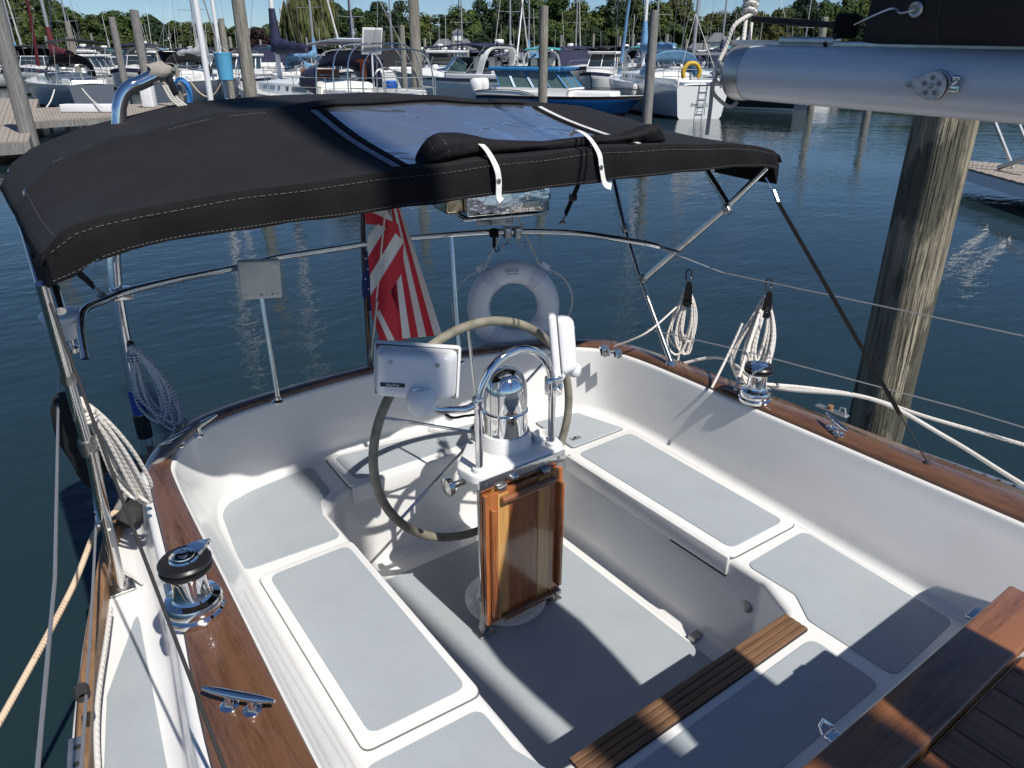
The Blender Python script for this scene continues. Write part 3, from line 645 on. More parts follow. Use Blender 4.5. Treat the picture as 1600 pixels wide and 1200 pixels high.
# window footprint: a quad in the cloth
def wx0(y): return lerp(.905, 1.17, (y-1.83)/(2.42-1.83)) if False else .93
WX0, WX1, WY0, WY1 = .965, 1.80, 1.83, 2.36
m = MB(); idx = {}
def vid(i, j):
    if (i, j) not in idx: idx[(i, j)] = len(m.v); m.v.append(tuple(V(xs2[i], ys2[j], bim_z(xs2[i], ys2[j]))))
    return idx[(i, j)]
xs2 = sorted(set([x for x in xs if abs(x-WX0) > .02 and abs(x-WX1) > .02] + [WX0, WX1])); ys2 = sorted(set([y for y in ys if abs(y-WY0) > .02 and abs(y-WY1) > .02] + [WY0, WY1]))
wm = MB(); 
for j in range(len(ys2)-1):
    for i in range(len(xs2)-1):
        inwin = WX0 <= xs2[i] < WX1-1e-6 and WY0 <= ys2[j] < WY1-1e-6
        if inwin:
            wm.add([V(xs2[a], ys2[b], bim_z(xs2[a], ys2[b])-.001) for a, b in ((i,j),(i+1,j),(i+1,j+1),(i,j+1))], [(0,1,2,3)])
        else: m.f.append([vid(i,j), vid(i+1,j), vid(i+1,j+1), vid(i,j+1)]); m.mi.append(0); m.uv.append(None)
cv = m.build('canvas', canvas, bim, smooth=70)
sm = cv.modifiers.new('thick', 'SOLIDIFY'); sm.thickness = .004; sm.offset = -1
glassm = new_mat('clear_vinyl', (.62,.67,.74), .06, coat=1.0)
b_ = glassm.node_tree.nodes['Principled BSDF']; b_.inputs['Transmission Weight'].default_value = .35; b_.inputs['Metallic'].default_value = .8; b_.inputs['Roughness'].default_value = .05
ntg = glassm.node_tree; tcg = ntg.nodes.new('ShaderNodeTexCoord'); ng = ntg.nodes.new('ShaderNodeTexNoise'); ng.inputs['Scale'].default_value = 3.5; ng.inputs['Distortion'].default_value = 1.0
bg_ = ntg.nodes.new('ShaderNodeBump'); bg_.inputs['Strength'].default_value = .8; bg_.inputs['Distance'].default_value = .035
ntg.links.new(tcg.outputs['Object'], ng.inputs[0]); ntg.links.new(ng.outputs[0], bg_.inputs['Height']); ntg.links.new(bg_.outputs[0], b_.inputs['Normal'])
wv = MB(); k_ = {}
for f in wm.f:
    q = []
    for a in f:
        kk = tuple(round(c, 5) for c in wm.v[a])
        if kk not in k_: k_[kk] = len(wv.v); wv.v.append(wm.v[a])
        q.append(k_[kk])
    wv.f.append(q); wv.mi.append(0); wv.uv.append(None)
wv.build('window', glassm, bim, smooth=80)
# skirt along the forward edge
m = MB(); rows = []
SX = [.070,.10,.13,.17,.25,.4,.7,1.2,1.8,2.3,2.46,2.54,2.58,2.60]; SZ = [-.425,-.448,-.43,-.405,-.388,-.378,-.375,-.370,-.370,-.378,-.388,-.405,-.44,-.475]
path = [(.078, 2.30), (.074,2.1), (.070, 1.90)] + [(x, 1.775) for x in [.09+k*.04 for k in range(62)]] + [(2.597,1.80),(2.600, 1.90), (2.597,2.1)]
for x, y in path:
    zt = bim_z(x, max(y, 1.78))
    if y > 1.85: zb = zt - lerp(.075, .03, min(1, (y-1.9)/.4))
    else: zb = interp(SX, SZ, x)
    wv_ = .004*math.sin(x*23)+.003*math.sin(x*41+1); out = -.012 if y < 1.85 else 0
    rows.append([V(x, y, zt+.002), V(x, y+out*.6, lerp(zt, zb, .12)), V(x, y+out+wv_, lerp(zt, zb, .5)), V(x, y+out+wv_*1.8, zb), V(x, y+out+wv_*1.8+.004, zb), V(x, y+.004, zt-.004)])
m.loft(rows); m.build('skirt', canvas2, bim, smooth=60)
# stitch lines
def stitch(path, L=.0055, gap=.004, r=.0006, nm='seam_stitching'):
    m = MB(); P = [Vector(p) for p in path]; acc = 0; 
    for a, b in zip(P, P[1:]):
        d = (b-a).length; t = 0; n = (b-a)/d if d else None
        while t < d-L:
            m.tube([a+n*t, a+n*(t+L)], r, 3, caps=False); t += L+gap
    m.build(nm, thread, bim, smooth=0)
stitch([V(x, 1.773-.009, bim_z(x, 1.78)-.014) for x in [.10+k*.05 for k in range(50)]], .008, .006)
stitch([V(x, 1.757+.004*math.sin(x*23)*1.5, interp(SX, SZ, x)+.008) for x in [.09+k*.05 for k in range(51)]], .006, .004)
stitch([V(x, 2.46, bim_z(x, 2.46)+.0015) for x in [.2+k*.1 for k in range(23)]])
stitch([V(x, 2.39, bim_z(x, 2.39)+.0015) for x in [.5+k*.1 for k in range(4)]])
stitch([V(.115+.0*y, y, bim_z(.115, y)+.0015) for y in [1.79+k*.1 for k in range(7)]], .012, .002, .0011)
# piping round the window, hook-and-loop strips
def ribbon(path, w_, nrm=Vector((0,0,1)), t_=.003, lift=.002):
    m = MB(); P = [Vector(p) for p in path]; rows = []
    for i, p in enumerate(P):
        t = (P[min(i+1,len(P)-1)]-P[max(i-1,0)]).normalized(); s_ = t.cross(nrm).normalized()*w_/2; u = s_.cross(t).normalized()
        if u.dot(nrm) < 0: u = -u
        rows.append([p-s_, p-s_+u*t_, p+s_+u*t_, p+s_])
    m.loft(rows, closed_u=True); m.add([Vector(q) for q in rows[0]], [(3,2,1,0)]); m.add([Vector(q) for q in rows[-1]], [(0,1,2,3)]); return m
for x in (WX0-.035, WX1+.03):
    o = ribbon([V(x, WY0-.02+k*.06, bim_z(x, WY0-.02+k*.06)+.002) for k in range(10)], .020, t_=.003).build('hook_and_loop_strip', new_mat('velcro_%s' % ('grey' if x < 1 else 'white'), (.20,.22,.26) if x < 1 else (.60,.60,.60), .9, noise=(160,.35), bump=(200,.6)), bim)
ribbon([V(x, WY1+.02, bim_z(x, WY1+.02)+.001) for x in [WX0-.03+k*.04 for k in range(22)]], .03, t_=.003).build('window_hem', canvas2, bim)
for x in (WX0-.006, WX1+.006):
    ribbon([V(x, WY0-.02+k*.06, bim_z(x, WY0-.02+k*.06)+.001) for k in range(10)], .02, t_=.003).build('window_hem', canvas2, bim)
# rolled-up window cover lying on the forward edge
m = MB(); rows = []; N_ = 44
for k in range(N_+1):
    t = k/N_; x = lerp(1.02, 1.96, t); 
    rr = interp([0,.02,.06,.14,.28,.45,.6,.78,.86,.93,.985,1], [.024,.033,.038,.034,.020,.013,.015,.013,.022,.032,.030,.022], t)
    cy = 1.835+.012*math.sin(t*9)-.004*math.cos(t*21); cz = bim_z(x, cy) + rr*.85
    rows.append([V(x+.01*math.sin(a*2+t*6), cy+1.25*rr*math.cos(a)*(1+.12*math.sin(3*a+t*14)), cz+rr*math.sin(a)*(1+.10*math.sin(4*a+t*19))) for a in [q/20*math.tau for q in range(20)]])
m.loft(rows, closed_u=True); m.add(rows[0], [tuple(range(20))]); m.add(rows[-1], [tuple(range(19,-1,-1))])
roll = m.build('rolled_cover', new_mat('canvas_roll', (.005,.005,.0065), .8, noise=(14,.25), bump=(22,.7,(1,1,1),.018), spec=.3), bim, smooth=80)
m = MB()
for kk in (1, 3):
    P_ = [Vector(p) for p in rows[kk]]
    for i in range(0, 20): m.tube([P_[i].lerp(P_[(i+1) % 20], .1)+Vector((-.001,0,0)), P_[i].lerp(P_[(i+1) % 20], .7)+Vector((-.001,0,0))], .0012, 3, caps=False)
for kk in (N_-1, N_-3):
    P_ = [Vector(p) for p in rows[kk]]
    for i in range(0, 20): m.tube([P_[i].lerp(P_[(i+1) % 20], .1)+Vector((.001,0,.001)), P_[i].lerp(P_[(i+1) % 20], .7)+Vector((.001,0,.001))], .0012, 3, caps=False)
m.build('roll_stitching', thread, roll, smooth=0)
for x, sl in ((1.21, .0), (1.60, .035)):
    zt = bim_z(x, 1.78); zs = interp(SX, SZ, x)
    pth = catmull([V(x-.015, 1.875, zt+.030), V(x-.008, 1.85, zt+.046), V(x-.002, 1.80, zt+.030), V(x+.0, 1.752, zt-.012), V(x+.006, 1.745, zt-.05), V(x+sl*.5+.004, 1.742, zs-.0), V(x+sl+.01, 1.735, zs-.012)], 6)
    o = ribbon(pth, .021, nrm=Vector((.15,-1,.25)), t_=.0015).build('tie_strap', white_web, bim)
    m = MB(); m.lathe([(.008,0),(.008,.002),(.004,.003)], V(x+.004, 1.743, zt-.055), 14, Matrix.Rotation(R(90),3,'X')); m.build('snap', dullsteel, o)
# bows and struts
def ttube(pts, r=.0125, nm='bow', mat=steel):
    m = MB(); m.tube(pts, r, 14); return m.build(nm, mat, bim)
def bowpath(y, x0=.10, x1=2.57): return [V(x, y, bim_z(x, y)-.018) for x in [x0+.02+k*(x1-x0-.04)/30 for k in range(31)]]
ttube([V(2.35,2.03,CAP+.02), V(2.42,2.32,-.96), V(2.45,2.48,-.74), V(2.50,2.63,-.53), *bowpath(3.0)[::-1], V(.10,2.75,-.5), V(.09,2.35,-.9)])
ttube([V(2.425,2.30,-.945), V(2.455,1.92,-.575), V(2.515,1.79,-.40), *bowpath(1.80)[::-1]])
ttube([V(2.46,1.90,-.56), V(2.475,2.06,-.425), *bowpath(2.42)[::-1], V(.10,1.98,-.56)])
ttube([V(.075,2.15,DECK), V(.08,2.02,-1.08), V(.085,1.97,-.93)], .0155, 'left_stanchion', steel)
ttube([V(.083,2.0,-1.0), V(.077,1.93,-.78), V(.072,1.83,-.45)], .0135, 'bow_leg')
for p, r_, l_ in ((V(.0805,1.975,-.92),.021,.05), (V(.076,1.91,-.70),.018,.035)):
    d = Vector((-.02,-.28,1)).normalized(); m = MB(); m.tube([p-d*l_/2, p-d*l_*.3, p+d*l_*.3, p+d*l_/2], [r_*.93, r_, r_, r_*.93], 16); m.build('collar', dullsteel, bim)
for p in (V(2.425,2.31,-.95), V(2.46,1.91,-.57), V(2.447,2.47,-.745)):
    m = MB(); m.rbox(p, (.034,.034,.045), .01, Euler((R(-35),0,0))); m.lathe([(.008,-.022),(.008,.022)], p, 10, Matrix.Rotation(R(90),3,'Y')); m.build('jaw_slide', dullsteel, bim)
m = MB(); m.rbox(V(.075,2.15,DECK+.005), (.075,.06,.010), .003); m.lathe([(.024,0),(.02,.03)], V(.075,2.15,DECK+.008), 16); m.build('stanchion_foot', dullsteel, bim)
m = MB(); m.lathe([(.026,0),(.022,.008),(.017,.02)], V(2.35,2.03,CAP+.013), 16); m.build('stanchion_foot', steel, bim)
def webstrap(a, b, w_=.022, clip=True):
    m = ribbon([a, a.lerp(b,.5), b], w_, nrm=Vector((-.75,-.6,.35)), t_=.002); o = m.build('hold_down_strap', blackweb, bim)
    return o
a = V(2.56,1.775,-.50)
sa_ = a+Vector((-.004,-.03,-.03)); sb_ = V(2.405,.915,-1.262); webstrap(sa_, sa_.lerp(sb_,.84), .015); m = MB(); m.tube([sa_.lerp(sb_,.83), sb_], .0025, 7); m.lathe([(.012,0),(.012,.004),(.006,.010)], sb_-Vector((0,0,.005)), 12); m.build('strap_lashing', blackrope, bim)
m = MB(); m.tube([V(2.53,1.80,-.44), V(2.55,1.785,-.475), a], .0035, 8); m.tube([a+Vector((0,0,.01)), a+Vector((-.004,-.03,-.03))], .008, 8); m.build('snap_hook', chrome, bim)
m = MB(); m.tube([V(.075,1.77,-.48), onz(150,700,EYE-.93) if False else V(.09,1.45,-.78), V(.12,.80,-1.27)], .0035, 8); m.build('hold_down_line', blackrope, bim)
a = V(.135,1.90,-.43); b = onz(160,466,RZ+EYE)+Vector((0,0,.02)); webstrap(a, a.lerp(b,.72), .022)
m = MB(); m.tube([a.lerp(b,.72), b], .004, 8); m.lathe([(.016,-.004),(.017,0),(.010,.012)], b-Vector((0,0,.008)), 12); m.build('snap_hook', dullsteel, bim)
b = onz(879,352,RZ+EYE)+Vector((0,0,.02)); a = ondist(905,286,b.xy.length-.35); webstrap(a, a.lerp(b,.8), .022)
m = MB(); m.tube([a.lerp(b,.8), b], .004, 8); m.lathe([(.016,-.004),(.017,0),(.010,.012)], b-Vector((0,0,.008)), 12); m.build('snap_hook', dullsteel, bim)
m = MB(); m.rbox(a.lerp(b,.35), (.035,.012,.028), .003, Euler((0,0,R(-36)))); m.build('strap_buckle', blackpl, bim)

# ================================================================== boom and sail
E_ = (1.472, 1.165, -.036); BSL = (1.472-1.30)/(1.165+3.25)
dr = ray(1600, 137); tt = (E_[0]-BSL*E_[1])/(dr.x-BSL*dr.y); P1 = dr*tt; bz = (E_[2]-P1.z)/(E_[1]-P1.y)      # boom slope read at the frame edge
def bax(y): return V(E_[0]+BSL*(y-E_[1]), y, E_[2]+bz*(y-E_[1]))
boom = tag(empty('boom', bax(1.165)), 'grey painted aluminium boom with a round turning block on its side at the upper right', 'boom')
BD = Vector((BSL, 1, bz)).normalized(); BS = BD.cross(Vector((0,0,1))).normalized(); BU = BS.cross(BD).normalized()
def bsec(y, k=1., n=40): return [bax(y) + BS*(.050*k*math.cos(a)) + BU*(.0565*k*math.sin(a)) for a in [i/n*math.tau for i in range(n)]]
m = MB(); m.loft([bsec(y) for y in (1.13,.9,.5,0,-1.5,-3.1)], closed_u=True); m.build('spar', alu, boom, smooth=60)
m = MB(); m.loft([bsec(1.118,1.02), bsec(1.125,1.045), bsec(1.152,1.045), bsec(1.162,1.0), bsec(1.168,.85), bsec(1.17,.3)], closed_u=True); m.build('end_cap', aluraw, boom, smooth=40)
m = MB(); m.rbox(bax(.7)+BU*.060, (.022, 1.0, .012), .003, Matrix((BS,BD,BU)).transposed())
m.rbox(bax(.985)+BU*.066, (.03,.13,.014), .004, Matrix((BS,BD,BU)).transposed())
for k in range(5): m.lathe([(.005,0),(.004,.006)], bax(1.10-k*.045)+BU*.057, 10)
m.build('sail_track', aluraw, boom)
# cheek block, found on the side facing the camera
dq = ray(1455,133); 
bxy = None
t = 0.5
while t < 4:
    p = Vector((0,0,EYE)) + dq*t; q = p - bax(p.y); 
    if (q.dot(BS)/.050)**2 + (q.dot(BU)/.0565)**2 < 1: break
    t += .002
bp0 = p; nrm = (BS*(q.dot(BS)/.05**2) + BU*(q.dot(BU)/.0565**2)).normalized(); BTn = BD; BVn = nrm.cross(BTn).normalized()
if BVn.dot(Vector((0,0,1))) < 0: BVn = -BVn
Mb = Matrix((-BTn, BVn, nrm)).transposed()      # x = towards the mast
cheek = empty('cheek_block', (0,0,0)); cheek.parent = boom
oc = []
for k in range(24):
    a = -R(110)+R(220)*k/23; oc.append((.010+.024*math.cos(a), .024*math.sin(a)))
for k in range(10):
    a = R(118)+R(124)*k/9; oc.append((-.030+.009*math.cos(a), .009*math.sin(a)))
def cprism(poly, z0, z1): 
    m = MB(); m.prism(poly, z0, z1, r=.002); m.v = [tuple(bp0 + nrm*.002 + Mb @ Vector(v)) for v in m.v]; return m
cprism([(x*1.06, y*1.08) for x, y in oc], 0, .004).build('back_plate', aluraw, cheek)
m = MB(); m.lathe([(.021,.004),(.017,.008),(.021,.012)], (0,0,0), 28); m.v = [tuple(bp0 + nrm*.002 + Mb @ (Vector(v)+Vector((.010,0,0)))) for v in m.v]; m.build('sheave', blackpl, cheek)
cprism(oc, .012, .0155).build('cheek_plate', new_mat('white_block', (.55,.55,.54), .35, noise=(120,.25)), cheek)
m = MB()
for k in range(5):
    a = R(20+72*k); c = (.010+.0135*math.cos(a), .0135*math.sin(a)); m.add([(bp0 + nrm*.002 + Mb @ Vector((c[0]+.0046*math.cos(b), c[1]+.0046*math.sin(b), .0157))) for b in [i/14*math.tau for i in range(14)]], [tuple(range(14))])
m.build('lightening_holes', new_mat('block_recess', (.22,.22,.22), .5), cheek, smooth=0)
m = MB()
for c in ((.010,0),(-.030,0)): m.lathe([(.0042,.0155),(.0042,.0175),(.002,.018)], (c[0],c[1],0), 12)
m.v = [tuple(bp0 + nrm*.002 + Mb @ Vector(v)) for v in m.v]; m.build('pins', dullsteel, cheek)
m = MB(); m.rbox((.046,-.002,.007),(.016,.012,.010),.003); m.rbox((.044,.014,.006),(.014,.009,.008),.003); m.tube([(.038,.0,.008),(.05,.010,.010)], .003, 8); m.v = [tuple(bp0 + nrm*.002 + Mb @ Vector(v)) for v in m.v]; m.build('becket', steel, cheek)
# topping lift, outhaul and knots at the boom end
end = bax(1.165)
m = MB(); tl = [end+BU*.058+Vector((0,-.01,0)), end+Vector((.04,.02,.14)), end+Vector((.10,.05,.42)), end+Vector((.25,.1,1.4))]
m.tube(tl, .0045, 8); m.tube([p+Vector((.022,.0,0)) for p in tl], .0036, 8); m.build('topping_lift', rope_plain, boom)
m = MB(); lp = catmull([end+Vector((.035,.0,.12)), end+Vector((-.01,.01,.095)), end+Vector((-.02,.02,.05)), end+Vector((-.048,.02,.0)), end+Vector((-.045,.015,-.02)), end+Vector((-.03,.012,-.02)), end+Vector((-.012,.015,.02)), end+Vector((.0,.01,.06)), end+Vector((.02,.0,.075))], 6)
m.tube(lp, .0046, 8); m.build('outhaul_line', rope_plain, boom)
m = MB()
for k in range(4): c = end+Vector((.035+.002*k,.01,.125+.013*k)); m.tube([c+Vector((math.cos(a)*.014, math.sin(a)*.014, .004*math.sin(a*2))) for a in [i/10*math.tau for i in range(10)]], .0055, 7, closed=True)
m.build('knot', rope_plain, boom)
m = MB(); m.tube(catmull([end+Vector((-.045,.015,.0)), end+Vector((-.052,.018,-.035)), end+Vector((-.03,.02,-.055)), end+Vector((.01,.015,-.075)), end+Vector((.03,.01,-.066))], 5), .0045, 8); m.tube([end+Vector((-.052,.02,-.02)), end+Vector((-.050,.02,-.07)), end+Vector((-.050,.022,-.135))], .0045, 8); m.build('reef_line', new_mat('grey_rope', (.30,.30,.29), .8), boom)
m = MB()
for k in range(3): m.tube(catmull([end+Vector((.035,.0,.105+.004*k)), bax(1.0)+BU*(.095+.004*k), bax(.86)+BU*.09], 4), .0028, 6)
m.tube([bax(.90)+BU*.095+BS*.0, bax(.94)+BU*.058-BS*.012], .0055, 6); m.build('black_lashing', blackrope, boom)
# sail bundle: tall dark cover rising out of the picture, wider in the middle
sail = tag(empty('stowed_mainsail', bax(.2)), 'black mainsail with green zigzag stitching stowed upright along the top of the boom', 'sail')
sailm = new_mat('black_sail', (.010,.011,.012), .75, noise=(5,.3), bump=(9,.5,(1,.5,1),.02))
m = MB(); rows = []
for k in range(26):
    y = lerp(.86, -3.05, k/25); f = min(1, k/5); wd = lerp(.028, .165, f**.8)*(1+.08*math.sin(k*1.3)); r_ = []
    for q in range(21):
        s_ = q/20; h = .062 + s_*.56; prof_ = math.sin(math.pi*min(1, s_**.7*.93+.07))**.8
        r_.append(bax(y + .10*s_*(1-f)*-1) + BU*h + BS*(-wd*prof_*(1+.07*math.sin(9*s_+k*.9))) )
    for q in range(20, -1, -1):
        s_ = q/20; h = .062 + s_*.56; prof_ = math.sin(math.pi*min(1, s_**.7*.93+.07))**.8
        r_.append(bax(y + .10*s_*(1-f)*-1) + BU*h + BS*(wd*prof_*(1+.07*math.sin(9*s_+k*.7))))
    rows.append(r_)
m.loft(rows); m.add(rows[0], [tuple(range(len(rows[0])))]); sl_ = m.build('sail_cloth', sailm, sail, smooth=70)
side = 0 if (rows[10][5]-Vector((0,0,EYE))).length < (rows[10][-6]-Vector((0,0,EYE))).length else 1
def surf(k, q): r_ = rows[k]; return Vector(r_[q] if side == 0 else r_[len(r_)-1-q])
m = MB(); grn = new_mat('green_thread', (.035,.075,.05), .8)
def zig(a, b, off):
    n = max(2, int((b-a).length/.008)); pts = []
    zn = (b-a).normalized(); pr = Vector((0,0,1)) if abs(zn.z) < .7 else BD
    for i in range(n+1): pts.append(a.lerp(b, i/n) + pr*(.0022 if i % 2 else -.0022) + off)
    m.tube(pts, .0007, 3, caps=False)
tocam = (Vector((0,0,EYE)) - surf(6,6)).normalized()*.003
for q in (5, 9): 
    for k in range(0, 14): zig(surf(k,q), surf(k+1,q), tocam)
for k in (1, 3, 8):
    for q in range(0, 16): zig(surf(k,q), surf(k,q+1), tocam)
m.build('zigzag_stitching', grn, sl_, smooth=0)
m = MB(); c = surf(1, 2).lerp(surf(0,2), .3)+tocam*1.5; nn = tocam.normalized(); Q = nn.to_track_quat('Z','Y').to_matrix()
m.lathe([(.006,0),(.008,.003),(.011,.004),(.013,.002),(.013,0)], c, 20, Q); m.build('clew_ring', aluraw, sail)
m = MB(); m.tube(catmull([c+nn*.004, c+nn*.012+BD*.02-BU*.004, c+nn*.006+BD*.045+BU*.002, bax(.90)+BU*.09], 4), .002, 8); m.build('clew_shackle', steel, sail)
m = MB(); m.rbox(bax(.905)+BU*.093, (.022,.05,.045), .01, Matrix((BS,BD,BU)).transposed()); m.build('clew_webbing', blackweb, sail)

# ================================================================== things hung on the stern rail
# ring buoy
RB = tag(empty('ring_buoy', V(2.0,2.72,-1.38)), 'white ring life buoy hanging by a rope from the stern rail', 'life buoy')
rc = V(1.985,2.73,-1.115); rot = Matrix.Rotation(R(-30),3,'Z') @ Matrix.Rotation(R(-6),3,'X')
def onring(a, R_=.185, d=0): return rc + rot @ Vector((R_*math.cos(a), d, R_*math.sin(a)))
m = MB(); rows = []
for i in range(72):
    a = i/72*math.tau; c = Vector((.170*math.cos(a),0,.170*math.sin(a))); e = Vector((math.cos(a),0,math.sin(a)))
    rows.append([rc + rot @ (c + e*(.055*math.cos(b)) + Vector((0,.040*math.sin(b),0))) for b in [k/20*math.tau for k in range(20)]])
rows.append(rows[0]); m.loft(rows, closed_u=True); m.build('foam_ring', white_pl, RB, smooth=80)
for a0 in (R(128), R(52), R(-28), R(-125)):
    m = MB(); rr = []
    for a in [a0-.14+k*.07 for k in range(5)]:
        c = Vector((.170*math.cos(a),0,.170*math.sin(a))); e = Vector((math.cos(a),0,math.sin(a)))
        rr.append([rc + rot @ (c + e*(.0575*math.cos(b)) + Vector((0,.0425*math.sin(b),0))) for b in [k/20*math.tau for k in range(20)]])
    m.loft(rr, closed_u=True); m.rbox(onring(a0,.250), (.05,.02,.03), .006, rot @ Matrix.Rotation(-a0+R(90),3,'Y')); m.build('band', new_mat('ring_band', (.62,.62,.70), .5), RB, smooth=60)
hang = onz(795,348,EYE+RZ)+Vector((0,-.02,.045))
m = MB(); m.tube(catmull([onring(R(128),.236,-.02), hang+Vector((-.022,-.01,-.02)), hang, hang+Vector((.03,-.01,-.02)), onring(R(58),.236,-.02)], 6), .0045, 8); m.build('hanging_rope', rope_plain, RB)
for a0, a1, bul in ((R(128),R(235),.055), (R(50),R(-30),.05)):
    m = MB(); m.tube(catmull([onring(a0+(a1-a0)*k/8, .24+bul*math.sin(math.pi*k/8)) for k in range(9)], 4), .0042, 8); m.build('grab_line', rope_plain, RB)
ink = new_mat('faded_ink', (.10,.10,.12), .7)
for txt, a0, sz, rr_ in (('USCG', R(93), .022, .186), ('APPROVED', R(93), .009, .168)):
    for i, ch in enumerate(txt):
        a = a0 - (i-(len(txt)-1)/2)*sz*.72/rr_
        Mx = Matrix.Translation(onring(a, rr_, -.0405)) @ rot.to_4x4() @ Matrix.Rotation(R(90)-a,4,'Y') @ Matrix.Rotation(R(90),4,'X')
        text_obj(ch, 'ring_lettering', ink, RB, Mx, sz)
# grill
GR = tag(empty('rail_grill', V(1.97,2.87,-.66)), 'stainless steel box grill clamped on the stern rail under the canopy edge', 'grill')
gc = V(1.985,2.90,-.60); gr_ = Euler((0,0,R(-12)))
gmir = new_mat('rippled_stainless', (.66,.66,.65), .12, 1.0, bump=(7,.8,(1,1,1.4),.02))
Mg = gr_.to_matrix()
m = MB(); m.rbox(gc+Mg@Vector((.03,0,-.01)), (.42,.26,.13), .008, gr_); m.build('body', gmir, GR)
m = MB(); m.rbox(gc+Mg@Vector((.03,0,.068)), (.43,.27,.05), .015, gr_); m.build('lid', gmir, GR)
m = MB(); m.rbox(gc+Mg@Vector((-.225,0,-.005)), (.09,.20,.11), .015, gr_); m.build('end_cover', new_mat('heat_tinted_steel', (.62,.50,.33), .25, 1.0, noise=(18,.3)), GR)
m = MB()
for k in range(24):
    m.box(gc+Mg@Vector((-.15+k*.0155,-.1305,.035)), (.005,.003,.024), gr_)
m.build('vent_slots', dark, GR, smooth=0)
m = MB(); m.rbox(gc+Mg@Vector((.145,-.132,-.035)), (.085,.004,.032), .002, gr_); m.build('name_plate', dullsteel, GR)
m = MB(); m.lathe([(.0,-.0),(.018,.002),(.022,.02),(.018,.035),(0,.037)], gc+Mg@Vector((.24,-.05,-.02)), 16, Mg @ Matrix.Rotation(R(90),3,'Y')); m.build('regulator_knob', blackpl, GR)
m = MB(); m.rbox(gc+Mg@Vector((.02,0,-.085)), (.44,.27,.012), .004, gr_); m.build('base_tray', steel, GR)
m = MB(); m.rbox(gc+Mg@Vector((.0,-.05,-.108)), (.11,.14,.03), .005, gr_); m.rbox(gc+Mg@Vector((-.03,-.09,-.115)), (.17,.03,.02), .003, Euler((0,0,R(-30)))); m.build('mount_block', dullsteel, GR)
for px in (792, 808):
    c = onz(px, 362, EYE+RZ); m = MB(); m.rbox(c+Vector((0,0,-.002)), (.032,.045,.05), .006, gr_); m.tube([c+Vector((0,-.01,-.02)), c+Vector((0,-.01,-.05))], .005, 8)
    m.tube([c+Vector((0,-.01,-.05)), c+Vector((.035 if px > 800 else -.035,-.02,-.05)), c+Vector((.038 if px > 800 else -.038,-.02,-.095))], .0032, 8); m.build('rail_clamp', dullsteel, GR)
m = MB(); c = onz(772,364,EYE+RZ); m.rbox(c, (.035,.035,.04), .008); m.rbox(c+Vector((0,0,-.035)), (.016,.008,.06), .003); m.tube(catmull([c+Vector((0,0,-.06)), c+Vector((.01,0,-.085)), c+Vector((.025,0,-.08)), c+Vector((.024,0,-.065))], 4), .003, 6)
tag(m.build('strap_hook', blackweb), 'black webbing strap with a hook looped round the stern rail left of the grill', 'strap')
# grey instrument box clamped on the rail
BXo = tag(empty('junction_box', onz(397,432,EYE-.77)), 'square pale grey box with four corner screws clamped on the stern rail', 'box')
c = V(.797,2.725,-.772); rb = Euler((R(4),R(3),R(-14))); Mr = rb.to_matrix()
m = MB(); m.rbox(c, (.150,.035,.150), .008, rb); m.build('cover', new_mat('box_grey', (.64,.64,.61), .55, noise=(14,.08)), BXo)
for sx in (-1,1):
    for sz_ in (-1,1):
        m = MB(); m.lathe([(.007,0),(.007,.002),(.003,.0025)], c + Mr@Vector((sx*.058,-.0175,sz_*.058)), 12, Mr@Matrix.Rotation(R(90),3,'X')); m.build('screw', dullsteel, BXo)
m = MB()
for q in (.028,-.005): m.lathe([(.004,0),(.004,.0015)], c + Mr@Vector((.058-q-.03 if q > 0 else .04,-.0175,-.056)), 10, Mr@Matrix.Rotation(R(90),3,'X'))
m.rbox(c+Mr@Vector((0,.03,.04)), (.05,.03,.03), .005, rb); m.build('clamp', greygap, BXo)
# antenna mushroom
AN = tag(empty('antenna', V(.13,2.55,-.86)), 'white mushroom shaped antenna on the left end of the stern rail', 'antenna')
m = MB(); m.lathe([(.0,-.02),(.05,-.018),(.066,-.006),(.068,.006),(.062,.012),(.03,.018),(0,.02)], V(.135,2.56,-.738), 36); m.build('dome', white_pl, AN)
m = MB(); m.lathe([(.024,-.075),(.026,-.07),(.028,-.016)], V(.135,2.56,-.738), 24); m.build('stem', white_pl, AN)
m = MB(); m.lathe([(.009,-.11),(.009,-.07),(.013,-.075)], V(.135,2.56,-.738), 14); m.lathe([(.0,-.13),(.018,-.122),(.02,-.108),(.012,-.10)], V(.135,2.56,-.738), 16); m.build('ratchet_mount', chrome, AN)
# flag
FL = tag(empty('ensign_flag', V(1.28,2.85,-1.25)), 'red and white striped flag with blue corner hanging from a pole at the stern', 'flag')
fr = new_mat('flag_red', (.55,.022,.04), .75, bump=(40,.3)); fwm = new_mat('flag_white', (.72,.70,.68), .75, bump=(40,.3)); fbl = new_mat('flag_blue', (.018,.035,.16), .75)
m = MB(); 
def fpt(px, py, dd): p = ondist(px, py, 3.12+dd); return p
def quadgrid(c00, c10, c11, c01, stripes, nu, nv, fold, first=0, dd=0.):
    """px corners: top-left, top-right, bottom-right, bottom-left; stripes run down"""
    for j in range(nv):
        for i in range(stripes*nu):
            q = []
            for a, b in ((i,j),(i+1,j),(i+1,j+1),(i,j+1)):
                u = a/(stripes*nu); v = b/nv; x = lerp(lerp(c00[0],c10[0],u), lerp(c01[0],c11[0],u), v); y = lerp(lerp(c00[1],c10[1],u), lerp(c01[1],c11[1],u), v)
                q.append(fpt(x, y, dd + fold*math.sin(u*9+v*1.5)*(.3+v)))
            m.add(q, [(0,1,2,3)], (i//nu+first) % 2)
quadgrid((596,318),(624,316),(691,524),(592,532), 8, 4, 16, .028, 0, 0.)
m.build('cloth', [fr, fwm], FL, smooth=80)
m = MB()
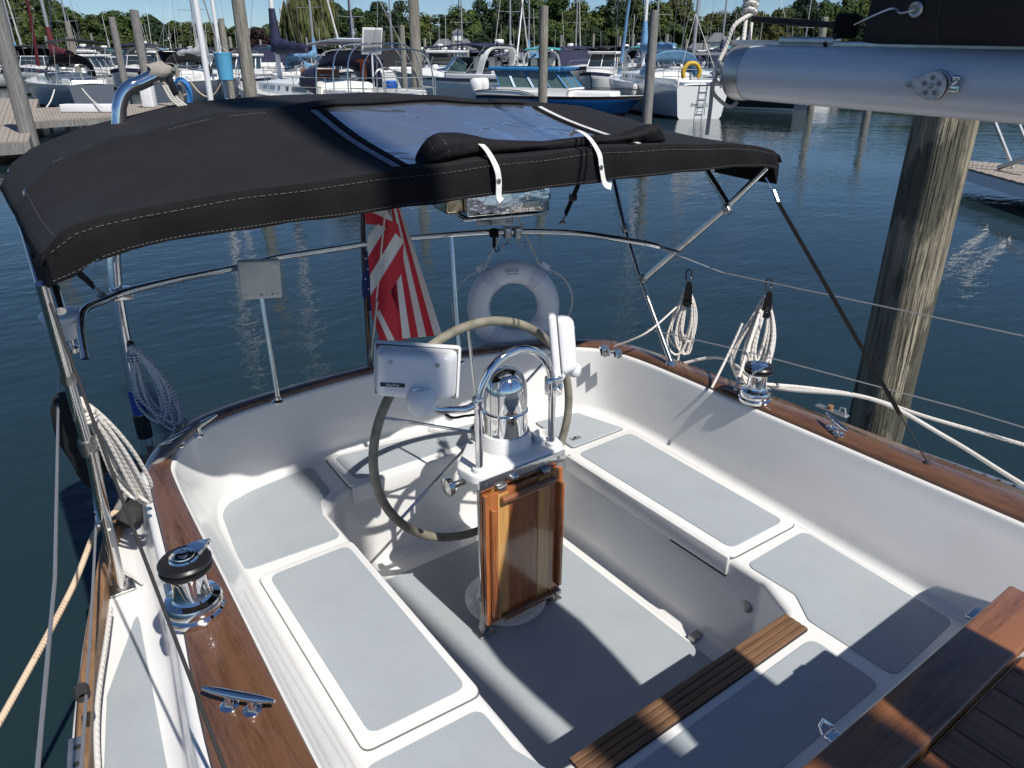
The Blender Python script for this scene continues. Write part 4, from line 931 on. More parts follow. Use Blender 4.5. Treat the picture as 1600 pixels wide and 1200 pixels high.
quadgrid((586,330),(622,372),(600,470),(576,470), 3, 4, 8, .008, 0, -.05) if False else None
# folded front panel with diagonal stripes: built in strips cut across its outline
def strip(poly, mi, dd):
    nn_ = 10; A0, A1, B1, B0 = poly      # A edge to B edge
    rows = []
    for k in range(nn_+1):
        t = k/nn_; a = (lerp(A0[0],B0[0],t), lerp(A0[1],B0[1],t)); b = (lerp(A1[0],B1[0],t), lerp(A1[1],B1[1],t))
        rows.append([fpt(lerp(a[0],b[0],s_/4), lerp(a[1],b[1],s_/4), dd + .018*math.sin(lerp(a[0],b[0],s_/4)*.11+1)) for s_ in range(5)])
    m.loft(rows, mi)
for k, (p, mi) in enumerate((
    ([(568,326),(600,318),(626,372),(622,350)], 1), ([(570,336),(568,326),(622,350),(629,384)], 0),
    ([(572,350),(570,336),(629,384),(602,352)], 0),
    ([(575,402),(574,372),(590,350),(603,356)], 1), ([(578,430),(575,402),(603,356),(618,364)], 0),
    ([(579,462),(578,430),(618,364),(631,378)], 1), ([(582,500),(579,462),(631,378),(629,425)], 0),
    ([(586,478),(582,472),(610,452),(612,474)], 0))):
    strip(p, mi, -.05-.001*k)
for p, mi in (([(590,478),(585,484),(606,532),(617,532)],1), ([(585,484),(580,488),(594,534),(606,532)],0), ([(608,450),(600,462),(626,532),(638,530)],0), ([(600,462),(590,478),(617,532),(626,532)],0)):
    strip(p, mi, -.038)
m.build('folded_panel', [fr, fwm], FL, smooth=80)
m = MB(); rows = [[fpt(lerp(567,580,u/3)+ (2*math.sin(v)), lerp(392,486,v/8)-(0 if u else 8)*(1 if v > 6 else 0), .03+.01*math.sin(v*.8+u)) for u in range(4)] for v in range(9)]; m.loft(rows); bo = m.build('blue_corner', fbl, FL, smooth=80)
m = MB()
for px, py in ((572,404),(575,420),(571,436),(576,452)):
    c = fpt(px, py, .012); m.add([c + RT*(.006*(1 if i % 2 else .4)*math.cos(i*math.pi/5)) + Vector((0,0,.006*(1 if i % 2 else .4)*math.sin(i*math.pi/5))) for i in range(10)], [tuple(range(10))])
m.build('stars', fwm, bo, smooth=0)
m = MB(); m.tube([fpt(566,300,.05), fpt(568,400,.05), fpt(578,572,.02)], .011, 12); m.build('pole', wood_mat('dark_pole', (.03,.014,.01), (.10,.045,.03), (8,8,1), .3), FL)
m = MB(); m.tube([fpt(603,318,-.09), fpt(588,470,-.10), fpt(581,540,-.06)], .0035, 8); m.build('halyard', rope_plain, FL)
m = MB(); m.tube([fpt(589,470,-.11), fpt(582,530,-.07), fpt(578,585,-.03)], .006, 8); m.tube([fpt(579,545,-.05), fpt(577,575,-.03)], .010, 8); m.build('turnbuckle', dullsteel, FL)

# ================================================================== davit pole and coils of rope
DV = tag(empty('outboard_hoist', V(.32,2.95,DECK)), 'tall polished steel hoist pole with bent top and grey cloth wrapped round its tip', 'hoist')
dp = [V(.32,2.95,DECK), V(.325,2.95,-1.06), V(.35,2.95,-.7), V(.43,2.95,-.35), V(.465,2.95,-.21), V(.475,2.95,-.165), V(.495,2.95,-.125), V(.525,2.95,-.10), V(.56,2.955,-.088), V(.61,2.965,-.068)]
m = MB(); m.tube(catmull(dp, 5), .0235, 18); m.build('tube', chrome, DV)
m = MB(); m.rbox(V(.35,2.93,-.80), (.07,.05,.045), .005); m.lathe([(.01,0),(.01,.01)], V(.36,2.905,-.80), 10, Matrix.Rotation(R(90),3,'X')); m.build('rail_clamp', steel, DV)
m = MB(); tp = dp[-1]
rows = []
for k in range(8):
    t = k/7; c = tp + Vector((-.02+.085*t, .01*t, .012-.01*t*t+.02*t)); r_ = interp([0,.15,.5,.85,1], [.026,.030,.032,.026,.008], t)
    rows.append([c + Vector((.006*math.sin(a*3+k), r_*math.cos(a)*(1+.12*math.sin(3*a+k)), r_*math.sin(a)*(1+.15*math.sin(2*a+k*1.4))-.01*t)) for a in [q/14*math.tau for q in range(14)]])
m.loft(rows, closed_u=True); m.add(rows[-1], [tuple(range(14))]); m.build('cloth_wrap', new_mat('grey_cloth', (.27,.25,.22), .9, bump=(40,.5,(1,1,1),.006)), DV, smooth=70)
m = MB(); c = tp+Vector((.05,.0,-.03)); m.rbox(c, (.025,.02,.07), .008, Euler((0,R(-15),0))); m.build('block', blackpl, DV)
m = MB()
for k in range(3): m.tube(catmull([c+Vector((-.03+.01*k,0,0)), c+Vector((-.01+.012*k,0,-.05)), c+Vector((.03+.012*k,0,-.09)), c+Vector((.05+.012*k,0,-.16)), c+Vector((.055+.012*k,0,-.25))], 4), .005, 8)
m.build('fall', rope_plain, DV)
m = MB(); m.lathe([(.026,0),(.0265,.02),(.0265,.09),(.026,.1)], V(.3235,2.95,-1.29), 18); m.build('blue_sleeve', new_mat('blue_sleeve', (.02,.06,.35), .5), DV)
m = MB(); m.lathe([(.028,0),(.029,.02),(.029,.09),(.028,.1)], V(.322,2.95,-1.395), 18); m.build('black_sleeve', blackpl, DV); m = MB(); m.rbox(V(.345,2.93,-1.01), (.02,.03,.05), .006); m.build('strap_end', blackpl, DV)

def coil(name, label, top, length, width, n, mat, r=.0052, lean=(0,0,0), seed=1, hook=True, tail=None, depth=.035, facing=RT):
    rg = random.Random(seed); root = tag(empty(name, top), label, 'rope coil', 'coiled lines hung on the rails')
    m = MB(); side_ = facing; out_ = Vector((-side_.y, side_.x, 0))
    pts = []
    for k in range(n):
        L = length*rg.uniform(.78, 1.0); w_ = width*rg.uniform(.55, 1.1); ox = rg.uniform(-.35,.35)*width; dy = rg.uniform(-depth, depth)
        ph = rg.uniform(-.4,.4)
        for q in range(12):
            a = q/12*math.tau + math.pi/2
            tt_ = (1-math.sin(a))/2       # 0 at the top
            w2 = w_*(.30+.70*min(1, tt_*1.5))
            x = ox*tt_ + w2*.5*math.cos(a) + .006*math.sin(a*3+ph); z = -L*tt_
            pts.append(Vector(top) + side_*x + out_*(dy*(.3+.7*tt_)) + Vector((0,0,z)) + Vector(lean)*tt_)
    m.tube(catmull(pts, 3), r, 8); m.build('strands', mat, root, smooth=80)
    # gasket turns at the top
    m = MB()
    for k in range(3):
        c = Vector(top)+Vector((0,0,-.035-.011*k)); m.tube([c + side_*(.022*math.cos(a)) + out_*(.022*math.sin(a)) for a in [i/14*math.tau for i in range(14)]], r, 7, closed=True)
    m.build('gasket_turns', mat, root, smooth=80)
    if tail:
        m = MB(); m.tube(catmull(tail, 5), r, 8); m.build('tail', mat, root, smooth=80)
    if hook:
        m = MB(); c = Vector(top); rows = []
        for z, w_ in ((.035,.008),(.02,.014),(-.02,.018),(-.07,.022),(-.085,.012)): rows.append([c+side_*-w_+out_*-.028+Vector((0,0,z)), c+side_*w_+out_*-.028+Vector((0,0,z)), c+side_*w_+out_*-.024+Vector((0,0,z)), c+side_*-w_+out_*-.024+Vector((0,0,z))])
        m.loft(rows, closed_u=True); m.build('strap', blackweb, root, smooth=0)
        m = MB(); m.tube(catmull([c+out_*-.026+Vector((0,0,.03)), c+side_*.012+Vector((0,0,.05)), c+side_*.010+Vector((0,0,.078)), c+side_*-.006+Vector((0,0,.085)), c+side_*-.014+Vector((0,0,.065)), c+side_*-.01+out_*-.02+Vector((0,0,.032))], 4), .0035, 7); m.build('carabiner', blackpl, root)
    return root
p = V(2.575,2.17,-.985)
coil('coiled_line', 'white flecked rope coil with a hanging tail on the rail wire nearest the ring buoy', p, .33, .11, 9, rope_w, .0056, seed=3, tail=[p+Vector((.0,0,-.1)), p+Vector((-.01,0,-.3)), p+Vector((-.02,0,-.41))])
p = V(2.70,1.83,-.97)
coil('coiled_line', 'fat white rope coil in a black strap on the rail wire above the right winch', p, .40, .15, 12, rope_w, .0070, seed=5, lean=(-.05,-.02,0), tail=[p+Vector((-.03,0,-.05)), V(2.50,1.75,-1.15), V(2.33,1.66,-1.25)])
p = V(.345,2.91,-1.0)
coil('coiled_line', 'blue and white braided rope coil hung on the steel hoist pole', p, .36, .13, 14, rope_b, .0062, seed=8, lean=(.06,-.02,0), hook=False, tail=[p+Vector((.06,0,-.3)), p+Vector((.10,-.01,-.30)), p+Vector((.13,-.02,-.36)), p+Vector((.12,-.03,-.42)), p+Vector((.07,-.02,-.42))])
p = V(.095,2.0,-.80)
coil('coiled_line', 'white black flecked rope coil hung on the left bimini leg', p, .46, .075, 7, rope_w, .0055, seed=11, lean=(.085,.12,0), hook=False)
# black pouch on the left leg
m = MB(); rows = []
for k in range(9):
    t = k/8; w_ = interp([0,.1,.5,.9,1], [.02,.045,.055,.04,.02], t); c = V(.062+.02*t, 2.16-.02*t, -.84-.27*t)
    rows.append([c + RT*(w_*math.cos(a)*(1+.1*math.sin(3*a+k))) + FW*(.03*math.sin(a)) for a in [q/14*math.tau for q in range(14)]])
m.loft(rows, closed_u=True); m.add(rows[0], [tuple(range(14))]); m.add(rows[-1], [tuple(range(14))])
tag(m.build('rope_bag', new_mat('bag_cloth', (.006,.006,.007), .8, bump=(18,.7,(1,1,1),.01)), smooth=80), 'black cloth rope bag strapped on the left bimini leg', 'bag')
m = MB(); rows = []
for k in range(7):
    t = k/6; w_ = interp([0,.2,.8,1], [.025,.045,.048,.03], t); c = V(.155+.04*t, 2.42+.08*t, -1.44)
    rows.append([c + Vector((w_*math.cos(a), .012*math.sin(a), w_*.8*math.sin(a)+.01)) for a in [q/14*math.tau for q in range(14)]])
m.loft(rows, closed_u=True); m.add(rows[0], [tuple(range(14))]); m.add(rows[-1], [tuple(range(14))])
tag(m.build('chafe_bag', new_mat('bag_cloth2', (.02,.02,.02), .8, bump=(25,.6,(1,1,1),.008)), smooth=80), 'small black bag lying on the white side deck beside the cap rail corner', 'bag')
# mooring lines
def rope(name, pts, r, mat, label, cat='rope', n=8):
    m = MB(); m.tube(catmull(pts, n), r, 10); return tag(m.build(name, mat, smooth=80), label, cat)
rope('dock_line', [V(.46,2.575,-1.222), V(.40,2.53,-1.232), V(.30,2.46,-1.262), V(.20,2.47,-1.33), V(.135,2.46,-1.40)], .011, new_mat('chafed_line', (.20,.19,.175), .85, bump=(120,.4)), 'grey weathered line from the stern cleat across the corner of the deck', 'mooring line')
rope('dock_line', [V(.14,2.46,-1.402), V(.06,2.43,-1.435), V(-.06,2.22,-1.50), V(-.30,1.85,-1.585), V(-.62,1.35,-1.66), V(-1.2,.5,-1.75), V(-2.2,-1,-1.8)], .0095, rope_tan, 'tan mooring line leaving the left side of the deck over the dark water', 'mooring line')
rope('halyard_tail', [V(.078,1.98,-1.18), V(.082,2.12,-1.35), V(.085,2.2,-1.44), V(.13,2.12,-1.485)], .004, rope_plain, 'thin white cord beside the foot of the left bimini leg', 'cord')
rope('jib_sheet', [V(.03,1.98,-1.43), V(-.0,1.85,-1.425), V(-.055,1.62,-1.42), V(-.085,1.42,-1.425), V(-.11,1.1,-1.43), V(-.18,.4,-1.43), V(-.3,-.6,-1.43)], .0068, rope_w, 'white flecked sheet lying along the left toe rail', 'sheet')
rope('spring_line', [onz(1192,600,EYE-1.22), onz(1270,607,EYE-1.25), onz(1355,621,EYE-1.27), onz(1450,652,EYE-1.28), onz(1600,695,EYE-1.29), onz(1900,785,EYE-1.30)], .0072, rope_w, 'flecked white line stretched sideways past the big piling on the right', 'mooring line')
rope('stern_line', [V(2.56,2.22,-1.40), V(2.66,2.0,-1.30), onz(1200,603,EYE-1.25), onz(1357,622,EYE-1.22), onz(1480,684,EYE-1.30), onz(1600,758,EYE-1.36), onz(1800,872,EYE-1.42)], .0078, rope_plain, 'plain white line running forward over the right toe rail', 'mooring line')
rope('sheet_line', [onz(1057,480,EYE-1.07), onz(1010,520,EYE-1.15), onz(960,541,EYE-1.25)], .0045, rope_w, 'thin line from the small rope coil down to the block on the right cap rail', 'sheet')
rope('sheet_line', [onz(1160,505,EYE-1.03), onz(1135,560,EYE-1.17), onz(1112,606,EYE-1.26)], .0055, rope_w, 'line slanting from the fat rope coil down to the right winch', 'sheet')

# ================================================================== marina behind: pilings, docks
pilem = new_mat('piling_wood', (.24,.225,.19), .9, noise=(3,.35,(6,6,.5)), bump=(9,1.0,(7,7,.5),.03))
pilem2 = new_mat('piling_wood_grey', (.21,.205,.195), .9, noise=(3,.3,(6,6,.5)), bump=(9,1.0,(7,7,.5),.03))
def px2s(px, d): return (px-800)/1251*d
def bgp(px, d, z=0): return bg(d, px2s(px, d), z)        # ground point seen in picture column px (at the horizon) at distance d
def hz(top_y, d): return EYE + (85-top_y)*d/1372
def piling(p, h, dia, label, group=None, lean=(0,0), mat=None, seed=0, seg=20):
    rg = random.Random(seed); m = MB(); rows = []; n = 14
    for k in range(n+1):
        t = k/n; z = lerp(-1, h, t); r_ = dia/2*lerp(1.06, .92, t)
        rows.append([Vector((p.x+lean[0]*t, p.y+lean[1]*t, 0)) + Vector((r_*math.cos(a)*(1+.03*math.sin(3*a+seed)+.02*math.sin(7*a+t*3)), r_*math.sin(a)*(1+.03*math.sin(2*a+seed*2)), z+ (.02*math.sin(a*2+seed) if k == n else 0))) for a in [q/seg*math.tau for q in range(seg)]])
    c = sum(rows[-1], Vector())/seg + Vector((0,0,.02)); m.loft(rows, closed_u=True)
    o_ = len(m.v); m.v.append(tuple(c)); base = (n)*seg
    for q in range(seg): m.f.append([base+q, base+(q+1) % seg, o_]); m.mi.append(0); m.uv.append(None)
    o = m.build('piling', mat or pilem, smooth=55); return tag(o, label, 'piling', group)
# the big one close by on the right, with a split face
bigm = new_mat('big_piling_wood', (.31,.27,.195), .92, noise=(2.2,.45,(9,9,.6)), bump=(5,1.0,(14,14,.6),.05))
nt = bigm.node_tree; b = nt.nodes['Principled BSDF']; tc = nt.nodes.new('ShaderNodeTexCoord')
mp = nt.nodes.new('ShaderNodeMapping'); mp.inputs['Scale'].default_value = (26,26,1.1); nt.links.new(tc.outputs['Object'], mp.inputs[0])
n_ = nt.nodes.new('ShaderNodeTexNoise'); n_.inputs['Scale'].default_value = 1.6; n_.inputs['Detail'].default_value = 6; nt.links.new(mp.outputs[0], n_.inputs[0])
cr = nt.nodes.new('ShaderNodeMapRange'); cr.inputs[1].default_value = .34; cr.inputs[2].default_value = .46; nt.links.new(n_.outputs[0], cr.inputs[0])
mp2 = nt.nodes.new('ShaderNodeMapping'); mp2.inputs['Scale'].default_value = (2.2,2.2,1.0); nt.links.new(tc.outputs['Object'], mp2.inputs[0])
n2 = nt.nodes.new('ShaderNodeTexNoise'); n2.inputs['Scale'].default_value = 1.9; n2.inputs['Detail'].default_value = 5; nt.links.new(mp2.outputs[0], n2.inputs[0])
cr2 = nt.nodes.new('ShaderNodeMapRange'); cr2.inputs[1].default_value = .49; cr2.inputs[2].default_value = .53; nt.links.new(n2.outputs[0], cr2.inputs[0])
old = b.inputs['Base Color'].links[0].from_socket
mxa = nt.nodes.new('ShaderNodeMix'); mxa.data_type = 'RGBA'; mxa.inputs['B'].default_value = (.12,.115,.085,1); nt.links.new(cr2.outputs[0], mxa.inputs['Factor']); nt.links.new(old, mxa.inputs['A'])
mxb = nt.nodes.new('ShaderNodeMix'); mxb.data_type = 'RGBA'; mxb.inputs['A'].default_value = (.085,.075,.058,1); nt.links.new(cr.outputs[0], mxb.inputs['Factor']); nt.links.new(mxa.outputs['Result'], mxb.inputs['B'])
nt.links.new(mxb.outputs['Result'], b.inputs['Base Color'])
piling(Vector((4.27,1.97,0)), 4.2, .325, 'thick weathered wooden piling close by on the right, standing just off the teak rail', seed=3, mat=bigm, seg=48, lean=(-.02,0))
for i, (px, d, ty, dia, lab) in enumerate((
    (12, 20, -55, .40, 'leaning grey piling at the far left rising from the near dock'),
    (222, 32, 17, .37, 'square topped grey piling just left of the bent hoist tip'),
    (186, 34, 28, .30, 'slim grey piling with a white rope low on it, left of the square topped one'),
    (116, 45, 35, .30, 'grey piling behind the grey hulled sloop on the left'),
    (383, 20, -60, .33, 'tall pale piling rising out of the picture behind the left of the canopy'),
    (353, 42, 30, .33, 'grey piling partly behind the pale blue bucket'),
    (650, 24, -3, .335, 'tall pale piling in front of the willow and cabin cruiser, tallest behind the canopy'),
    (630, 40, 40, .30, 'shorter piling just left of the tall pale one behind the canopy'),
    (849, 28, 11, .33, 'green stained piling in front of the blue pilothouse boat'),
    (1018, 27, 18, .335, 'dark grey piling at the bow of the blue boat'),
    (1280, 38, 28, .36, 'piling showing above the boom end beside the black sail'),
    (1372, 37, 60, .36, 'piling hidden behind the boom whose reflection shows in the water'))):
    piling(bgp(px, d), hz(ty, d), dia, lab, seed=i+5, mat=pilem2 if i in (0,1,2,9) else pilem)
rg = random.Random(21)
for i in range(34):
    px = -40 + i*37 + rg.uniform(-12, 12); d = rg.uniform(62, 112)
    piling(bgp(px, d), hz(rg.uniform(52, 72), d), rg.uniform(.3,.36), 'small grey piling standing among the distant rows of boats', 'distant dock pilings', seed=i, seg=10, mat=rg.choice((pilem, pilem2)))
plank = new_mat('dock_planks', (.30,.26,.22), .9, noise=(2,.25,(1,14,1)), bump=(12,.6,(1,1,1),.01))
nt = plank.node_tree; b = nt.nodes['Principled BSDF']
def dock(name, pts, z, th, label, planks=None, n=24, fascia=None):
    root = tag(empty(name, (pts[0].x, pts[0].y, z)), label, 'dock')
    a, b_, c, d = [Vector((p.x, p.y, 0)) for p in pts]      # a-b near edge, d-c far edge ; planks run a->d
    m = MB()
    for k in range(n):
        t0 = k/n + .04/n; t1 = (k+1)/n - .04/n; q = [a.lerp(b_,t0), a.lerp(b_,t1), d.lerp(c,t1), d.lerp(c,t0)]
        dz = .004*math.sin(k*2.7)
        m.add([Vector((p.x,p.y,z-.04)) for p in q]+[Vector((p.x,p.y,z+dz)) for p in q], [(4,5,6,7),(0,1,5,4),(1,2,6,5),(2,3,7,6),(3,0,4,7)])
    m.build('deck_planks', plank, root, smooth=0)
    m = MB(); q = [a,b_,c,d]; cc = (a+b_+c+d)/4
    m.add([Vector((p.x,p.y,z-.05-th)) for p in q]+[Vector((p.x,p.y,z-.042)) for p in q], [(0,1,5,4),(1,2,6,5),(2,3,7,6),(3,0,4,7),(4,5,6,7)]); m.build('fascia', fascia or pilem2, root, smooth=0)
    return root
zD = .55
dock('near_dock', [onz(-160,232,zD), onz(45,219,zD), onz(60,155,zD), onz(-90,150,zD)], zD, .25, 'grey planked dock corner at the far left edge', n=22)
pr = dock('long_pier', [onz(30,190,zD), onz(275,176,zD), onz(275,160,zD), onz(20,170,zD)], zD, .18, 'weathered pier running right from the left dock behind the canopy', n=50)
m = MB()
for k in range(9):
    p = onz(50+k*26, 186-k*1.2, zD); m.box(Vector((p.x, p.y, .1)), (.10,.10,.8))
m.build('support_post', pilem2, pr, smooth=0)
wb = onz(142, 176, zD); m = MB(); m.rbox(Vector((wb.x, wb.y+.3, zD+.14)), (1.75,.5,.26), .03, Euler((0,0,-YAW))); tag(m.build('dock_box', white_pl), 'long low white box lying on the pier at the left', 'dock box')
m = MB(); p = onz(235,168,zD)
m.rbox(p+Vector((0,0,.55)), (.45,.4,1.1), .06, Euler((0,0,-YAW))); m.rbox(p+Vector((.1,.0,1.15)), (.35,.35,.12), .05, Euler((0,0,-YAW))); tag(m.build('power_post', white_pl), 'white power pedestal on the pier under the hoist tip', 'power pedestal')
dock('gangway_dock', [onz(1513,263,.45), onz(1760,330,.45), onz(1800,272,.45), onz(1511,251,.45)], .45, .18, 'white edged floating dock at the right edge beyond the big piling', n=30, fascia=white_pl)
gw = tag(empty('gangway', onz(1560,262,.45)), 'pair of slanting aluminium gangway rails on the floating dock at the right edge', 'gangway')
for (a, b_) in (((1541,188,1.9),(1583,262,.47)), ((1577,186,1.9),(1622,270,.47))):
    d0 = onz(b_[0], b_[1], b_[2]); m = MB(); m.tube([ondist(a[0], a[1]-30, d0.xy.length+.1), d0], .035, 10); m.build('rail', aluraw, gw)
d0 = onz(1560,262,.5); d1 = onz(1640,235,.9); m = MB(); m.tube([d0, d1], .045, 10); m.build('stringer', aluraw, gw)
for i, (a, b_, y0, w_) in enumerate(((380, 700, 62, 1.6), (760, 1150, 70, 1.6), (-50, 370, 74, 1.6), (1130, 1300, 48, 1.5))):
    A = bgp(a, y0); B_ = bgp(b_, y0+2); nn = FW*w_; dock('floating_dock', [A, B_, B_+nn, A+nn], .45, .2, ['low floating dock behind the navy covered sloop', 'low floating dock behind the blue pilothouse boat', 'low floating dock behind the boats at the far left', 'low floating dock beyond the boom end'][i], n=60)

# ================================================================== boats
def bm_(name, c, r=.4, **k): return MATS.get(name) or new_mat(name, c, r, **k)
W_ = bm_('boat_white', (.80,.80,.78), .3, coat=.3); GREYH = bm_('hull_grey', (.13,.15,.18), .25, coat=.4); NAVY = bm_('canvas_navy', (.012,.016,.05), .8, noise=(3,.2), bump=(5,.5)); LBLUE = bm_('canvas_light_blue', (.12,.26,.42), .8, noise=(3,.15), bump=(5,.6))
BLUEH = bm_('hull_blue', (.01,.10,.30), .2, coat=.6); BLUER = bm_('roof_blue', (.03,.20,.45), .3, coat=.4); MAROON = bm_('canvas_maroon', (.10,.010,.018), .8, bump=(5,.6)); BLK = bm_('canvas_black', (.015,.015,.018), .8); GLS = bm_('boat_glass', (.02,.03,.035), .06, coat=1.0)
GREYC = bm_('canvas_grey', (.30,.31,.32), .8, bump=(5,.6)); TAN = bm_('tan_trim', (.35,.25,.14), .6); DARKH = bm_('hull_black', (.012,.014,.02), .25, coat=.5); MASTW = bm_('mast_white', (.66,.67,.68), .4); MASTG = bm_('mast_grey', (.34,.35,.37), .4, metal=.4); VIN = bm_('clear_panel', (.30,.33,.36), .12, coat=.6); OFFW = bm_('boat_offwhite', (.60,.59,.55), .4); BOOT = bm_('boot_stripe', (.05,.02,.02), .5); YEL = bm_('yellow_foam', (.55,.36,.03), .6); GREYB = bm_('hull_pale_grey', (.42,.45,.49), .3, coat=.4); TEAL = bm_('canvas_teal', (.05,.28,.30), .8); GRN = bm_('canvas_green', (.015,.07,.05), .8)
def hull(root, L, Bm, f, mat, stripe=None, motor=False, boot=BOOT, transom_rake=.25, sheer=.42, transom=None):
    ts = [0,.04,.12,.22,.34,.46,.58,.7,.8,.88,.94,.98,1.0]
    if motor: bp = [.86,.9,.95,.98,1,1,.98,.92,.80,.62,.42,.2,.03]
    else: bp = [.62,.68,.78,.88,.96,1,.97,.86,.68,.47,.27,.12,.02]
    rows = []; sh = []
    for t, b in zip(ts, bp):
        x = t*L; hb = b*Bm/2; fz = f*(1+(sheer if motor else .22)*max(0,t-.3)**1.6*1.6 + .05*(1-t)); xi = x - (x*.10 if t > .5 else 0)*(1 if motor else .9)*max(0,(t-.5)/.5)**1.5*1.2
        r_ = []
        for s_ in (1, -1):
            sec = [(xi, 0, -.45), (xi, hb*(.55 if motor else .5)*s_, -.30), (lerp(xi,x,.15), hb*(.80 if motor else .80)*s_, .02), (lerp(xi,x,.25), hb*(.86 if motor else .86)*s_, .10), (lerp(xi,x,.7), hb*.965*s_, fz*.68), (x, hb*1.0*s_, fz*.86), (x, hb*s_*1.0, fz)]
            r_.append(sec)
        if t == 0:
            r_ = [[(q[0]+transom_rake*(-1 if not motor else .3)*(q[2]/f)*.5, q[1], q[2]) for q in sec] for sec in r_]
        rows.append([Vector(q) for q in r_[1][::-1]] + [Vector(q) for q in r_[0][1:]]); sh.append((x, hb, fz))
    m = MB(); n = len(rows[0]); vs = [p for r_ in rows for p in r_]; m.v = [tuple(v) for v in vs]
    for i in range(len(rows)-1):
        for k in range(n-1):
            kk = min(k, n-2-k); m.f.append([i*n+k, i*n+k+1, (i+1)*n+k+1, (i+1)*n+k]); m.mi.append({0:2 if stripe else 0, 3:1}.get(kk, 1 if kk > 3 else 0)); m.uv.append(None)
    m.f.append(list(range(n))); m.mi.append(3); m.uv.append(None)
    h_ = m.build('hull', [mat, boot, stripe or mat, transom or mat], root, smooth=50, local=True)
    m = MB(); rr = [[Vector((x, -hb*.985, fz-.02)), Vector((x, -hb*.5, fz+.03)), Vector((x, 0, fz+.05)), Vector((x, hb*.5, fz+.03)), Vector((x, hb*.985, fz-.02))] for x, hb, fz in sh]
    m.loft(rr); m.build('deck', W_ if mat is not W_ else OFFW, root, smooth=60, local=True)
    m = MB()
    for s_ in (-1, 1): m.tube([(x, hb*s_, fz+.01) for x, hb, fz in sh], .028, 6)
    m.build('rub_rail', [stripe or OFFW], root, local=True)
    def at(t):
        x = t*L; return interp([q[0] for q in sh], [q[1] for q in sh], x), interp([q[0] for q in sh], [q[2] for q in sh], x)
    return at
def arch_shell(x0, x1, w0, w1, h0, h1, z0, z1, n=12, flat=.72):
    rows = []
    for i in range(6):
        t = i/5; x = lerp(x0, x1, t); w_ = lerp(w0, w1, t); h = lerp(h0, h1, t**.6); z = lerp(z0, z1, t)
        rows.append([Vector((x, w_*(math.copysign(abs(math.cos(a))**flat, math.cos(a))), z+h*max(0,math.sin(a))**flat)) for a in [math.pi*k/n for k in range(n+1)]])
    return rows
